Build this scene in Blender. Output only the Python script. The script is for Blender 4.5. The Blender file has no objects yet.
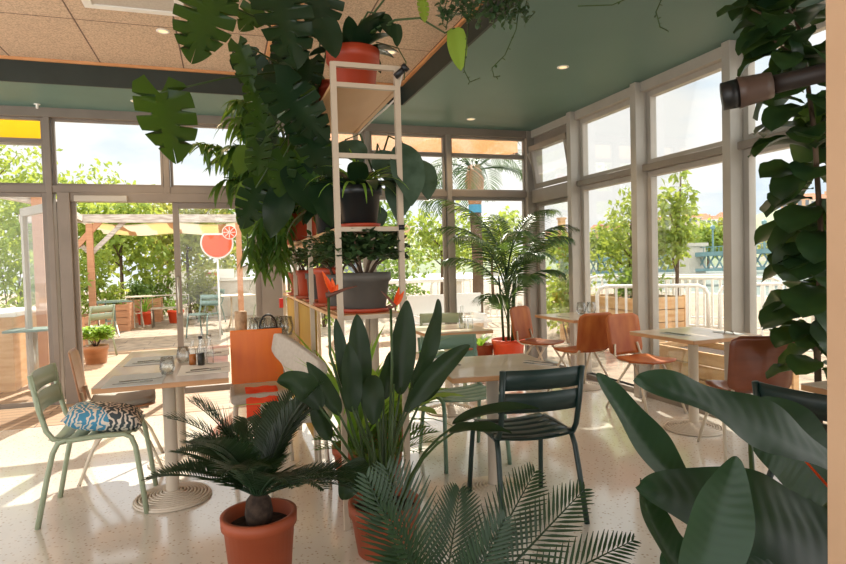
import bpy, math, random
from mathutils import Vector, Matrix
random.seed(7)
V = Vector
SC = bpy.context.scene
COL = SC.collection

# ------------------------------------------------------------------ camera
F, PITCH, ROLL, YAW, EYE = 597.04, -0.0334, -0.0263, 0.3201, 1.3337
cyw, syw = math.cos(YAW), math.sin(YAW)
fwd = V((syw*math.cos(PITCH), cyw*math.cos(PITCH), math.sin(PITCH)))
rgt = V((cyw, -syw, 0)); upv = rgt.cross(fwd)
cr = rgt*math.cos(ROLL) + upv*math.sin(ROLL)
cu = -rgt*math.sin(ROLL) + upv*math.cos(ROLL)
cd = bpy.data.cameras.new('camera'); cam = bpy.data.objects.new('camera', cd); COL.objects.link(cam)
cd.sensor_fit = 'HORIZONTAL'; cd.sensor_width = 36; cd.lens = F/846*36; cd.clip_start = .05; cd.clip_end = 3000
cam.matrix_world = Matrix(((cr.x, cu.x, -fwd.x, 0), (cr.y, cu.y, -fwd.y, 0), (cr.z, cu.z, -fwd.z, EYE), (0, 0, 0, 1)))
SC.camera = cam
SC.cycles.transparent_max_bounces = 32

def at(px, py, X=None, Y=None, Z=None, D=None):
    """survey: the point of the place seen at a photo pixel, on a given plane"""
    d = fwd*F + cr*(px-423) - cu*(py-282); c = V((0, 0, EYE))
    if X is not None: t = X/d.x
    elif Y is not None: t = Y/d.y
    elif Z is not None: t = (Z-EYE)/d.z
    else: t = D/F
    return c + d*t

# ------------------------------------------------------------------ light
SUN_AZ, SUN_EL = math.radians(15), math.radians(43)
sd = bpy.data.lights.new('sun', 'SUN'); sd.energy = 7.5; sd.angle = .009; sd.color = (1, .92, .80)
so = bpy.data.objects.new('sun', sd); COL.objects.link(so)
to_sun = V((math.sin(SUN_AZ)*math.cos(SUN_EL), math.cos(SUN_AZ)*math.cos(SUN_EL), math.sin(SUN_EL)))
so.rotation_euler = to_sun.to_track_quat('Z', 'Y').to_euler()
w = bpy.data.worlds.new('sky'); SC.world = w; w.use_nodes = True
nt = w.node_tree; N = nt.nodes; L = nt.links; N.clear()
out = N.new('ShaderNodeOutputWorld'); bg = N.new('ShaderNodeBackground'); tc = N.new('ShaderNodeTexCoord')
mp = N.new('ShaderNodeMapping'); mp.inputs['Scale'].default_value = (1.6, 1.6, 4.5); mp.inputs['Location'].default_value = (.7, .2, .15)
nz = N.new('ShaderNodeTexNoise'); nz.inputs['Scale'].default_value = 1.5; nz.inputs['Detail'].default_value = 7; nz.inputs['Roughness'].default_value = .55
rp = N.new('ShaderNodeValToRGB'); e = rp.color_ramp.elements
e[0].position = .36; e[0].color = (.66, .75, .83, 1); e[1].position = .50; e[1].color = (.93, .905, .87, 1)
bg.inputs['Strength'].default_value = 1.05
L.new(tc.outputs['Generated'], mp.inputs['Vector']); L.new(mp.outputs[0], nz.inputs['Vector'])
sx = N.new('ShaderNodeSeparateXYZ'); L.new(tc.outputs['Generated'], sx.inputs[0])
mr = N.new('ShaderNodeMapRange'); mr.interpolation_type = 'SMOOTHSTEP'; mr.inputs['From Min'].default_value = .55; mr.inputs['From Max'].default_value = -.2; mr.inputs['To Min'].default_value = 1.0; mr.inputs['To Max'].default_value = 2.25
L.new(sx.outputs['Y'], mr.inputs['Value']); L.new(mr.outputs[0], bg.inputs['Strength'])   # added fill: sky strengthened behind and beside the camera to brighten the room
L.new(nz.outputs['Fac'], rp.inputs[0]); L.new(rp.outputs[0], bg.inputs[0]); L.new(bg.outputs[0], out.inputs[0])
SC.view_settings.view_transform = 'Standard'; SC.view_settings.look = 'None'
SC.view_settings.exposure = 0.42; SC.view_settings.gamma = 1; SC.view_settings.use_curve_mapping = False

# ------------------------------------------------------------------ helpers
def hexc(h):
    c = [int(h[i:i+2], 16)/255 for i in (0, 2, 4)]
    return tuple((x/12.92 if x <= .04045 else ((x+.055)/1.055)**2.4) for x in c) + (1,)

def mat(name, col, rough=.5, col2=None, scale=8, stretch=(1, 1, 1), metal=0, spec=.5, bump=0, lo=.35, hi=.65, coat=0):
    m = bpy.data.materials.new(name); m.use_nodes = True
    n, l = m.node_tree.nodes, m.node_tree.links
    b = n['Principled BSDF']; b.inputs['Roughness'].default_value = rough; b.inputs['Metallic'].default_value = metal
    b.inputs['Specular IOR Level'].default_value = spec; b.inputs['Coat Weight'].default_value = coat
    c = hexc(col); b.inputs['Base Color'].default_value = c
    if col2 or bump:
        t = n.new('ShaderNodeTexCoord'); mpn = n.new('ShaderNodeMapping'); mpn.inputs['Scale'].default_value = stretch
        z = n.new('ShaderNodeTexNoise'); z.inputs['Scale'].default_value = scale; z.inputs['Detail'].default_value = 5
        l.new(t.outputs['Object'], mpn.inputs['Vector']); l.new(mpn.outputs[0], z.inputs['Vector'])
        if col2:
            r = n.new('ShaderNodeValToRGB'); r.color_ramp.elements[0].position = lo; r.color_ramp.elements[1].position = hi
            r.color_ramp.elements[0].color = c; r.color_ramp.elements[1].color = hexc(col2)
            l.new(z.outputs['Fac'], r.inputs[0]); l.new(r.outputs[0], b.inputs['Base Color'])
        if bump:
            bp = n.new('ShaderNodeBump'); bp.inputs['Strength'].default_value = bump; bp.inputs['Distance'].default_value = .01
            l.new(z.outputs['Fac'], bp.inputs['Height']); l.new(bp.outputs[0], b.inputs['Normal'])
    return m

def leafmat(name, col, col2, trans, rough=.4, tw=.35, scale=6, spec=.4, k=1):
    dim = lambda h: ''.join('%02X' % round(int(h[i:i+2], 16)*k) for i in (0, 2, 4))
    col, col2, trans = dim(col), dim(col2), dim(trans)
    m = mat(name, col, rough, col2, scale, spec=spec)
    n, l = m.node_tree.nodes, m.node_tree.links
    tr = n.new('ShaderNodeBsdfTranslucent'); tr.inputs[0].default_value = hexc(trans)
    mx = n.new('ShaderNodeMixShader'); mx.inputs[0].default_value = tw
    o = n['Material Output']; l.new(n['Principled BSDF'].outputs[0], mx.inputs[1]); l.new(tr.outputs[0], mx.inputs[2]); l.new(mx.outputs[0], o.inputs[0])
    return m

def clearmat(name, tint, refl=.06, rough=0.0, edge=.22):
    m = bpy.data.materials.new(name); m.use_nodes = True; n, l = m.node_tree.nodes, m.node_tree.links; n.clear()
    o = n.new('ShaderNodeOutputMaterial'); t = n.new('ShaderNodeBsdfTransparent'); t.inputs[0].default_value = tint
    g = n.new('ShaderNodeBsdfGlossy'); g.inputs['Roughness'].default_value = rough
    lw = n.new('ShaderNodeLayerWeight'); lw.inputs[0].default_value = .25
    mul = n.new('ShaderNodeMath'); mul.operation = 'MULTIPLY_ADD'; mul.inputs[1].default_value = edge; mul.inputs[2].default_value = refl*.3
    mx = n.new('ShaderNodeMixShader')
    l.new(lw.outputs['Fresnel'], mul.inputs[0]); l.new(mul.outputs[0], mx.inputs[0]); l.new(t.outputs[0], mx.inputs[1]); l.new(g.outputs[0], mx.inputs[2]); l.new(mx.outputs[0], o.inputs[0])
    return m

class MB:
    def __init__(s): s.v = []; s.f = []
    def add(s, vs, fs):
        o = len(s.v); s.v += [tuple(x) for x in vs]; s.f += [tuple(i+o for i in f) for f in fs]; return s
    def box(s, c, d, M=None):
        c = V(c); hx, hy, hz = d[0]/2, d[1]/2, d[2]/2
        vs = [V((x, y, z)) for x in (-hx, hx) for y in (-hy, hy) for z in (-hz, hz)]
        if M: vs = [M @ q for q in vs]
        return s.add([c+q for q in vs], [(0, 1, 3, 2), (4, 6, 7, 5), (0, 4, 5, 1), (2, 3, 7, 6), (0, 2, 6, 4), (1, 5, 7, 3)])
    def bb(s, a, b):
        return s.box([(a[i]+b[i])/2 for i in range(3)], [abs(b[i]-a[i]) for i in range(3)])
    def bar(s, a, b, wd, ht, up=(0, 0, 1)):
        a, b = V(a), V(b); d = (b-a); ln = d.length; d.normalize(); u = V(up)
        if abs(d.dot(u)) > .98: u = V((0, 1, 0))
        sd_ = d.cross(u).normalized(); u = sd_.cross(d)
        return s.box((a+b)/2, (ln, wd, ht), Matrix((d, sd_, u)).transposed())
    def tube(s, pts, r, n=8, r2=None, cap=True):
        pts = [V(p) for p in pts]; k = len(pts); rings = []; pu = None
        for i, p in enumerate(pts):
            t = (pts[min(i+1, k-1)]-pts[max(i-1, 0)]).normalized()
            if pu is None:
                pu = V((0, 0, 1)) if abs(t.z) < .9 else V((1, 0, 0))
            x = t.cross(pu)
            if x.length < 1e-4: x = t.orthogonal()
            x.normalize(); pu = x.cross(t)
            rr = r if r2 is None else r+(r2-r)*i/max(1, k-1)
            rings += [p+(x*math.cos(2*math.pi*j/n)+pu*math.sin(2*math.pi*j/n))*rr for j in range(n)]
        fs = [(i*n+j, i*n+(j+1) % n, (i+1)*n+(j+1) % n, (i+1)*n+j) for i in range(k-1) for j in range(n)]
        if cap: fs += [tuple(range(n-1, -1, -1)), tuple((k-1)*n+j for j in range(n))]
        return s.add(rings, fs)
    def lathe(s, prof, n=28, c=(0, 0, 0), close=False):
        k = len(prof); c = V(c)
        vs = [c+V((r*math.cos(2*math.pi*j/n), r*math.sin(2*math.pi*j/n), z)) for r, z in prof for j in range(n)]
        fs = [(i*n+j, i*n+(j+1) % n, (i+1)*n+(j+1) % n, (i+1)*n+j) for i in range(k-1) for j in range(n)]
        if close: fs += [tuple((k-1)*n+j for j in range(n)), tuple(range(n-1, -1, -1))]
        return s.add(vs, fs)
    def grid(s, rows):
        n = len(rows[0]); vs = [p for r in rows for p in r]
        return s.add(vs, [(i*n+j, i*n+j+1, (i+1)*n+j+1, (i+1)*n+j) for i in range(len(rows)-1) for j in range(n-1)])

def obj(name, mb, m, parent=None, smooth=False, loc=None, solid=0, bevel=0, **props):
    me = bpy.data.meshes.new(name); me.from_pydata(mb.v, [], mb.f); me.update()
    if m: me.materials.append(m)
    if smooth: me.polygons.foreach_set('use_smooth', [True]*len(me.polygons))
    o = bpy.data.objects.new(name, me); COL.objects.link(o)
    if parent: o.parent = parent
    if loc is not None: o.location = loc
    if solid:
        md = o.modifiers.new('s', 'SOLIDIFY'); md.thickness = solid; md.offset = 0
    if bevel:
        md = o.modifiers.new('b', 'BEVEL'); md.width = bevel; md.segments = 2; md.limit_method = 'ANGLE'
    for k, v in props.items(): o[k] = v
    return o
def struct(name, mb, m, parent=None, **k):
    o = obj(name, mb, m, parent, **k)
    if not parent: o['kind'] = 'structure'
    return o
def tag(o, label, cat, group=None):
    o['label'] = label; o['category'] = cat
    if group: o['group'] = group
    return o
def thing(name, label, cat, loc=(0, 0, 0), rz=0, group=None):
    o = bpy.data.objects.new(name, None); COL.objects.link(o); o.empty_display_size = .1
    o.location = loc; o.rotation_euler = (0, 0, rz); return tag(o, label, cat, group)
def dup(root, loc, rz, label, group=None):
    r = root.copy(); COL.objects.link(r); r.location = loc; r.rotation_euler = (0, 0, rz); r['label'] = label
    if group: r['group'] = group
    for ch in list(root.children):
        c = ch.copy(); COL.objects.link(c); c.parent = r
        for g in ch.children:
            d = g.copy(); COL.objects.link(d); d.parent = c
    return r

def ov(t): return math.sin(math.pi*min(1, max(0, t))**.8)**.8 if 0 < t < 1 else 0
def lance(t): return (max(0, math.sin(math.pi*t**.7)))**.9
def obov(t): return max(0, math.sin(math.pi*t**1.35))**.75
def rov(t): return max(0, math.sin(math.pi*min(1, t)**.85))**.62 if 0 < t < 1 else 0
def paddle(t): return min(1, (t*4.5)**.7)*min(1, ((1-t)*3.2)**.62) if 0 < t < 1 else 0
def heart(t): return max(0, math.sin(math.pi*(t*.78+.22)))**.72*min(1, t*6+.55) if t < 1 else 0
def jit(a=1): return random.uniform(-a, a)

def leaf(m, p, d, Ln, W, up=(0, 0, 1), droop=.5, fold=.2, prof=ov, nu=8, nv=1, wave=0, twist=0):
    p, d = V(p), V(d).normalized(); s_ = d.cross(V(up))
    if s_.length < 1e-3: s_ = d.orthogonal()
    s_.normalize(); n = s_.cross(d)
    rows = []; ph = random.random()*6; ds = Ln/nu; a = droop/nu
    for i in range(nu+1):
        t = i/nu; wd = W/2*prof(t)+.0008
        if wave: wv = wave*math.sin(t*17+ph)
        else: wv = 0
        row = []
        for j in range(-nv, nv+1):
            v = j/nv
            row.append(p+s_*(wd*v)+n*(fold*abs(v)*wd*(1 if nv == 1 else abs(v)**.4)+wv*W*abs(v)*(1 if v > 0 else -.7)))
        rows.append(row); p = p+d*ds
        d, n = (d*math.cos(a)-n*math.sin(a)).normalized(), (n*math.cos(a)+d*math.sin(a)).normalized()
        if twist:
            q = Matrix.Rotation(twist/nu, 3, d); s_ = q @ s_; n = q @ n
    m.grid(rows); return m

def leaf2(m, p0, p1, W, face=(0, -1, .3), arch=(0, 0, 0), prof=ov, nu=14, nv=3, fold=.15, wave=0, rib=0, slits=0, side=0, roll=0):
    """leaf whose midrib runs from p0 to p1; face = the way its upper side looks; arch lifts the middle"""
    p0, p1, arch, face = V(p0), V(p1), V(arch), V(face); rows = []; ph = random.random()*6
    for i in range(nu+1):
        t = i/nu; c = p0.lerp(p1, t)+arch*(4*t*(1-t)); tg = (p1-p0+arch*4*(1-2*t)).normalized()
        s_ = tg.cross(face).normalized(); n = s_.cross(tg)
        if roll: q = Matrix.Rotation(roll*t, 3, tg); s_ = q @ s_; n = q @ n
        wd = W/2*prof(t)+.0008; row = []
        for j in range(-nv, nv+1):
            v = j/nv; k = 1
            if slits and abs(v) > .3 and .12 < t < .93:
                sl = (t*slits + (.35 if v < 0 else 0)) % 1
                dp = .24+.34*((math.sin(int(t*slits)*12.9+ph*7+(3 if v < 0 else 0))*437.58) % 1)
                if sl < .16: k = dp/abs(v) if abs(v) > dp else 1
            wob = wave*W*math.sin(t*13+ph+(2 if v < 0 else 0))*abs(v)**1.5
            rb = rib*W*math.sin(t*100-abs(v)*9)*abs(v)**.5*(1-abs(v))*1.5 if rib else 0
            pt = c+s_*(wd*v*k)+n*(fold*wd*abs(v)**1.3+wob+rb)
            if slits: pt += tg*(abs(v)**1.2*W*(.30*t-.34*(1-t)**3))
            row.append(pt)
        rows.append(row)
    m.grid(rows); return m

def frond(parent, name, p, d, Ln, m, lw=.012, ll=.16, n=26, droop=.9, up=(0, 0, 1), vee=.35, start=.15, ldroop=.35, stiff=False, stem=None):
    f = MB(); p, d = V(p), V(d).normalized(); s_ = d.cross(V(up))
    if s_.length < 1e-3: s_ = d.orthogonal()
    s_.normalize(); nn = s_.cross(d); pts = [p.copy()]; fr = [(p.copy(), d.copy(), nn.copy())]; K = 14
    for i in range(K):
        p = p+d*(Ln/K); a = droop/K*(.5+1.0*i/K)
        d, nn = (d*math.cos(a)-nn*math.sin(a)).normalized(), (nn*math.cos(a)+d*math.sin(a)).normalized()
        pts.append(p.copy()); fr.append((p.copy(), d.copy(), nn.copy()))
    f.tube(pts, Ln*.009+.001, 5, .0012)
    for i in range(n):
        t = start+(1-start)*(i+.5)/n; x = t*K; k = min(K-1, int(x)); u = x-k
        q = fr[k][0].lerp(fr[k+1][0], u); dd, n2 = fr[k][1], fr[k][2]
        ln = ll*(math.sin(math.pi*(.1+.88*(i+.5)/n))**.6)*(1+jit(.06))
        for sg in (-1, 1):
            dr = (s_*sg*(1-.35*t)+dd*(.45+.5*t)+n2*(vee+jit(.06))).normalized()
            leaf(f, q, dr, ln, lw, up=n2, droop=ldroop+jit(.1), fold=.3, prof=lance, nu=3 if stiff else 4, nv=1)
    return obj(name, f, m, parent, smooth=True)

# ------------------------------------------------------------------ materials
M = {}
def defm():
    M['alu'] = mat('window_aluminium', '857C71', .45, '8F867B', 3)
    M['alu_warm'] = mat('door_aluminium', '7A6E62', .45, '84786C', 3)
    M['alu_light'] = mat('window_aluminium_light', 'AAA398', .45, 'B4ADA2', 3)
    M['glass'] = clearmat('window_glass', (.97, .98, .975, 1))
    M['tumbler'] = clearmat('tumbler_glass', (.95, .965, .965, 1), .25, .03, .6)
    M['greenpaint'] = mat('green_ceiling_paint', '55736A', .5, '5A786E', 1.2)
    M['fascia'] = mat('dark_fascia', '20281F', .6, '262E26', 5)
    M['oak'] = mat('oak_trim', 'C98A55', .5, 'D59A66', 6, (1, 1, 8))
    M['column'] = mat('beige_column', 'C7A280', .6, 'CDA987', 3)
    M['white'] = mat('white_paint', 'E8E4DC', .45)
    M['white_tube'] = mat('cream_tube', 'CDC0AC', .4)
    M['shelf_tube'] = mat('beige_tube', 'BFAE98', .4)
    M['terracotta'] = mat('terracotta', '91401F', .55, '9E4A28', 5)
    M['orange_pot'] = mat('orange_pot', 'A63A1E', .45, 'B04424', 4)
    M['redpot'] = mat('bright_red_pot', 'F2552F', .4, 'EE5E36', 4)
    M['darkpot'] = mat('black_pot', '171B1C', .35)
    M['greypot'] = mat('grey_pot', '56514B', .55, '605B54', 4)
    M['soil'] = mat('soil', '2C2018', .95, '46362A', 40, bump=.6)
    M['dkgreen'] = mat('dark_green_steel', '1A302D', .33)
    M['sage'] = mat('sage_green_steel', '6F8A78', .38)
    M['pale'] = mat('pale_green_steel', '98A388', .38)
    M['teal'] = mat('teal_steel', '748A80', .45)
    M['ply'] = mat('red_brown_plywood', '9A4A1E', .45, 'B86C34', 2.6, (3, 1, 1), spec=.3)
    M['plybrown'] = mat('brown_plywood', '6E3820', .3, '80462C', 2.2, (1, 1, 5), coat=.2)
    M['plytan'] = mat('tan_plywood', 'A0714E', .35, 'B58460', 3, (1, 1, 6))
    M['orangeply'] = mat('orange_panel', 'F27C0C', .35, 'EC720A', 3, (6, 1, 1))
    M['steel'] = mat('brushed_steel', 'B8B2A6', .3, metal=.85)
    M['greyfab'] = mat('grey_upholstery', 'B9AEA0', .85, 'C2B8AB', 60, bump=.1)
    M['padgrey'] = mat('grey_seat_pad', '9B958A', .7)
    M['redcloth'] = mat('red_cloth', 'F0431C', .8, 'F8552A', 8)
    M['tabletop'] = mat('pale_wood_tabletop', 'D2BDA8', .28, 'C4AE98', 2, (1, 9, 1), coat=.3)
    M['tabledge'] = mat('oak_edge', 'B58255', .5, 'C09064', 5, (1, 1, 6))
    M['tablebrown'] = mat('washed_wood_tabletop', 'B39C84', .3, 'A58B72', 2, (9, 1, 1), coat=.3)
    M['cream'] = mat('cream_cast_base', 'CBBEAC', .5)
    M['wood'] = mat('shelf_plywood', 'C99A6A', .5, 'D8AC7E', 4, (1, .25, 1))
    M['mustard'] = mat('mustard_panel', 'A9822F', .6, 'B58E3A', 4)
    M['deckwood'] = mat('deck_planter_wood', 'B07850', .7, 'C58E64', 4, (1, 1, 9))
    M['orangewood'] = mat('planter_orange_wood', 'B8825E', .7, 'C4906C', 3, (1, 1, 8))
    M['greywood'] = mat('weathered_wood', 'A3968A', .8, 'CFC6BB', 5, (1, 1, 6))
    M['pinewood'] = mat('pine_boards', 'D8B080', .6, 'C89A68', 3, (1, 1, 7))
    M['paper'] = mat('white_paper', 'E6E3DC', .8)
    M['greypaper'] = mat('grey_placemat', 'B9BDBC', .6)
    M['cutlery'] = mat('cutlery_steel', '9A9892', .22, metal=1)
    M['black'] = mat('black_plastic', '1C1C1C', .4)
    M['log'] = mat('cork_cylinder', 'B99C7C', .8, '8D6F52', 22, lo=.45, hi=.7, bump=.2)
    M['amber'] = mat('amber_liquid', 'C77428', .2)
    M['stem'] = leafmat('plant_stem', '33481F', '40562A', '5F8038', tw=.05)
    M['trunk'] = mat('bark', '4E3C2E', .9, '6E5844', 14, (1, 1, .3), bump=.5)
    M['monstera'] = leafmat('monstera_leaf', '2F5A28', '3D6C2E', '8FC038', .34, .42, k=0.64)
    M['hang'] = leafmat('drooping_leaf', '4E7A38', '3C6A2C', '9FCB4A', .4, .45, k=0.76)
    M['darkleaf'] = leafmat('dark_leaf', '24442B', '2C5030', '5E8A30', .35, .22, k=0.68)
    M['begonia'] = leafmat('begonia_leaf', '45604A', '64806A', '6A8A4A', .5, .2, 14, k=0.8)
    M['strel'] = leafmat('strelitzia_leaf', '2C4229', '365234', '5F8A34', .42, .24, 3, spec=.3, k=0.7)
    M['fore'] = leafmat('banana_like_leaf', '2F5038', '3B6246', '5C9030', .42, .25, 3, k=0.74)
    M['cycad'] = leafmat('cycad_leaf', '2C4A2E', '355838', '5F8A38', .4, .18, k=0.72)
    M['palm'] = leafmat('kentia_leaf', '35593A', '42683F', '7FA044', .4, .3, k=0.8)
    M['fig'] = leafmat('fig_leaf', '2E5030', '3C6238', '86A83C', .38, .3, k=0.72)
    M['jade'] = leafmat('jade_leaf', '3E5E38', '567848', '7FA050', .35, .2, k=0.75)
    M['grass'] = leafmat('strap_leaf', '6E9A3C', '82AE48', 'B8DC50', .45, .4)
    M['bright'] = leafmat('bright_green_leaf', '8CB83C', 'A2C84A', 'C8E860', .5, .45, k=0.85)
    M['tree1'] = leafmat('tree_leaf_yellow_green', '8AA848', '9DB850', 'D4E060', .55, .45, k=0.85)
    M['tree2'] = leafmat('tree_leaf_green', '6A8C42', '7C9C4A', 'AFCB55', .55, .42, k=0.82)
    M['tree3'] = leafmat('tree_leaf_olive', '8A9648', 'A0A850', 'CFCB60', .55, .42, k=0.85)
    M['flower'] = leafmat('orange_petal', 'F2571E', 'F76B28', 'FF8030', .5, .35)
    M['beak'] = mat('bract', '4E3A30', .5, '6E3A28', 4)
    M['stone'] = mat('pale_stone', 'B9B0A2', .9, 'CBC2B4', 6)
    M['cream_wall'] = mat('cream_render', 'DDD3C2', .9, 'D2C6B2', .4)
    M['white_wall'] = mat('white_render', 'E6E2DA', .9)
    M['ochre_wall'] = mat('ochre_render', 'C9A27E', .9, 'D1AE8C', .4)
    M['roof'] = mat('clay_roof', 'A5664C', .9, 'B57A5C', .8)
    M['pane_dark'] = mat('far_window', '66707A', .3)
    M['bridge'] = mat('teal_bridge_paint', '66868A', .6, '709092', .2)
    M['yellow'] = leafmat('yellow_awning', 'F6CC20', 'F8D430', 'FFE030', .7, .5)
    M['orange_mesh'] = leafmat('orange_awning', 'D8A878', 'E8C8A0', 'F0B880', .7, .5, 30)
    mm = M['orange_mesh']; n, l = mm.node_tree.nodes, mm.node_tree.links
    tp = n.new('ShaderNodeBsdfTransparent'); x = n.new('ShaderNodeMixShader'); x.inputs[0].default_value = .45; src = n['Material Output'].inputs[0].links[0].from_socket
    l.new(src, x.inputs[1]); l.new(tp.outputs[0], x.inputs[2]); l.new(x.outputs[0], n['Material Output'].inputs[0])
    M['navy'] = mat('navy_band', '4FA0C8', .6)
    M['red'] = mat('red_plastic', 'C62A20', .4)
defm()

def floor_mat():
    m = bpy.data.materials.new('terrazzo'); m.use_nodes = True; n, l = m.node_tree.nodes, m.node_tree.links; b = n['Principled BSDF']
    t = n.new('ShaderNodeTexCoord')
    v = n.new('ShaderNodeTexVoronoi'); v.inputs['Scale'].default_value = 46; l.new(t.outputs['Object'], v.inputs['Vector'])
    r = n.new('ShaderNodeValToRGB'); e = r.color_ramp.elements; e[0].position = .16; e[0].color = (0, 0, 0, 1); e[1].position = .34; e[1].color = (1, 1, 1, 1)
    l.new(v.outputs['Distance'], r.inputs[0])
    cs = n.new('ShaderNodeSeparateColor'); l.new(v.outputs['Color'], cs.inputs[0])
    g = n.new('ShaderNodeMath'); g.operation = 'LESS_THAN'; g.inputs[1].default_value = .62; l.new(cs.outputs[0], g.inputs[0])
    iv = n.new('ShaderNodeMath'); iv.operation = 'SUBTRACT'; iv.inputs[0].default_value = 1; l.new(r.outputs[0], iv.inputs[1])
    mk = n.new('ShaderNodeMath'); mk.operation = 'MULTIPLY'; l.new(iv.outputs[0], mk.inputs[0]); l.new(g.outputs[0], mk.inputs[1])
    nz = n.new('ShaderNodeTexNoise'); nz.inputs['Scale'].default_value = 3; l.new(t.outputs['Object'], nz.inputs['Vector'])
    base = n.new('ShaderNodeMix'); base.data_type = 'RGBA'; base.inputs[6].default_value = hexc('D6CEC2'); base.inputs[7].default_value = hexc('DED7CC'); l.new(nz.outputs['Fac'], base.inputs[0])
    chip = n.new('ShaderNodeMix'); chip.data_type = 'RGBA'; chip.inputs[6].default_value = hexc('AB9782'); chip.inputs[7].default_value = hexc('C2AF98'); l.new(cs.outputs[1], chip.inputs[0])
    mx = n.new('ShaderNodeMix'); mx.data_type = 'RGBA'; l.new(mk.outputs[0], mx.inputs[0]); l.new(base.outputs[2], mx.inputs[6]); l.new(chip.outputs[2], mx.inputs[7])
    l.new(mx.outputs[2], b.inputs['Base Color']); b.inputs['Roughness'].default_value = .14; b.inputs['Coat Weight'].default_value = .9; b.inputs['Coat Roughness'].default_value = .1; b.inputs['Specular IOR Level'].default_value = .55
    return m
def brick_mat(name, c1, c2, mortar, bw, rh, ms, rough=.7, rot=0, off=.5, grain=0, shift=(0, 0, 0)):
    m = bpy.data.materials.new(name); m.use_nodes = True; n, l = m.node_tree.nodes, m.node_tree.links; b = n['Principled BSDF']
    t = n.new('ShaderNodeTexCoord'); mpn = n.new('ShaderNodeMapping'); mpn.inputs['Rotation'].default_value = (0, 0, rot); mpn.inputs['Location'].default_value = shift
    br = n.new('ShaderNodeTexBrick'); br.offset = off; br.inputs['Scale'].default_value = 1; br.inputs['Brick Width'].default_value = bw; br.inputs['Row Height'].default_value = rh
    br.inputs['Mortar Size'].default_value = ms; br.inputs['Mortar Smooth'].default_value = 0; br.inputs['Color1'].default_value = hexc(c1); br.inputs['Color2'].default_value = hexc(c2); br.inputs['Mortar'].default_value = hexc(mortar)
    l.new(t.outputs['Object'], mpn.inputs[0]); l.new(mpn.outputs[0], br.inputs['Vector'])
    if grain:
        z = n.new('ShaderNodeTexNoise'); z.inputs['Scale'].default_value = grain; z.inputs['Detail'].default_value = 3; l.new(t.outputs['Object'], z.inputs['Vector'])
        r = n.new('ShaderNodeValToRGB'); r.color_ramp.elements[0].position = .35; r.color_ramp.elements[0].color = (.62, .62, .62, 1); r.color_ramp.elements[1].position = .6; l.new(z.outputs['Fac'], r.inputs[0])
        mu = n.new('ShaderNodeMix'); mu.data_type = 'RGBA'; mu.blend_type = 'MULTIPLY'; mu.inputs[0].default_value = 1
        l.new(br.outputs['Color'], mu.inputs[6]); l.new(r.outputs[0], mu.inputs[7]); l.new(mu.outputs[2], b.inputs['Base Color'])
    else: l.new(br.outputs['Color'], b.inputs['Base Color'])
    b.inputs['Roughness'].default_value = rough
    return m

# ================================================================== STRUCTURE
YB, XR, HC, HW = 6.854, 3.826, 2.949, 3.15
struct('floor', MB().bb((-4.5, -3.5, -.1), (XR+.08, YB+.08, 0)), floor_mat())
struct('trim_1', MB().bb((-4.5, 5.9, 0), (.35, YB-.07, .004)), brick_mat('entrance_boards', 'B08E6E', '9C7A5C', '5A4636', 1.6, .12, .006, .5))
struct('ceiling', MB().bb((-4.5, 5.92, HC), (XR+.08, YB+.08, HC+.06)).bb((1.80, -3.5, HC), (XR+.08, 5.92, HC+.06)), M['greenpaint'])
woodc = brick_mat('pressed_wood_ceiling', 'D2B79C', 'CCAF93', '705848', .68, 1.005, .006, .75, 0, 0, 90, (.967+.68*6, -4.92+1.005*9, 0))
struct('ceiling_wood', MB().bb((-4.5, -3.5, HW), (.42, 5.94, HW+.05)).bb((.56, -3.5, HW), (1.82, 5.94, HW+.05)), woodc)
struct('trim_2', MB().bb((-4.5, 5.905, HC-.002), (1.80, 5.925, HW)).bb((1.785, -3.5, HC-.002), (1.805, 5.92, HW)), M['fascia'])
struct('trim_3', MB().bb((-4.5, 5.88, HW-.022), (1.80, 5.905, HW+.001)).bb((1.755, -3.5, HW-.022), (1.785, 5.905, HW+.001)).bb((.40, -3.5, HW-.03), (.43, 5.9, HW+.02)).bb((.55, -3.5, HW-.03), (.58, 5.9, HW+.02)), M['oak'])
struct('trim_4', MB().bb((.43, -3.5, HW+.05), (.56, 5.9, HW+.09)), M['fascia'])
struct('wall_right', MB().bb((1.30, .82, 0), (2.0, 1.0, HC)), M['column'])
# back wall: mullions, rails, windows
XM = [-3.80, -2.70, -1.62, -.54, .52, 1.62, 2.62, 3.74]
for i, x in enumerate(XM):
    wd = .028 if i < 7 else .06
    z0 = 0 if i not in (3,) else 2.121
    struct('trim_%d' % (5+i), MB().bb((x-wd, YB-.07, z0), (x+wd, YB+.07, HC)), M['alu_warm'] if i < 4 else M['alu'], bevel=.004)
struct('trim_13', MB().bb((-4.5, YB-.08, 2.86), (XR, YB+.07, HC)), M['alu_warm'])
struct('trim_14', MB().bb((-4.5, YB-.06, 2.12), (XR, YB+.06, 2.19)), M['alu_warm'])
wn = 0
def window(a, b, z0, z1, axis, m, fr=.045, dep=.05, pane=True):
    """one glazed frame between two mullions; axis 'x' = back wall, 'y' = right wall"""
    global wn; wn += 1; f = MB(); g = MB()
    def pt(u, o, z): return (u, YB+o, z) if axis == 'x' else (XR+o, u, z)
    for (u0, u1, v0, v1) in ((a, a+fr, z0, z1), (b-fr, b, z0, z1), (a+fr, b-fr, z0, z0+fr), (a+fr, b-fr, z1-fr, z1)):
        f.bb(pt(u0, -dep/2, v0), pt(u1, dep/2, v1))
    o = struct('window_%d' % wn, f, m, bevel=.003)
    g.bb(pt(a+fr*.7, -.004, z0+fr*.7), pt(b-fr*.7, .004, z1-fr*.7))
    obj('pane', g, M['glass'], o); return o
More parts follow.
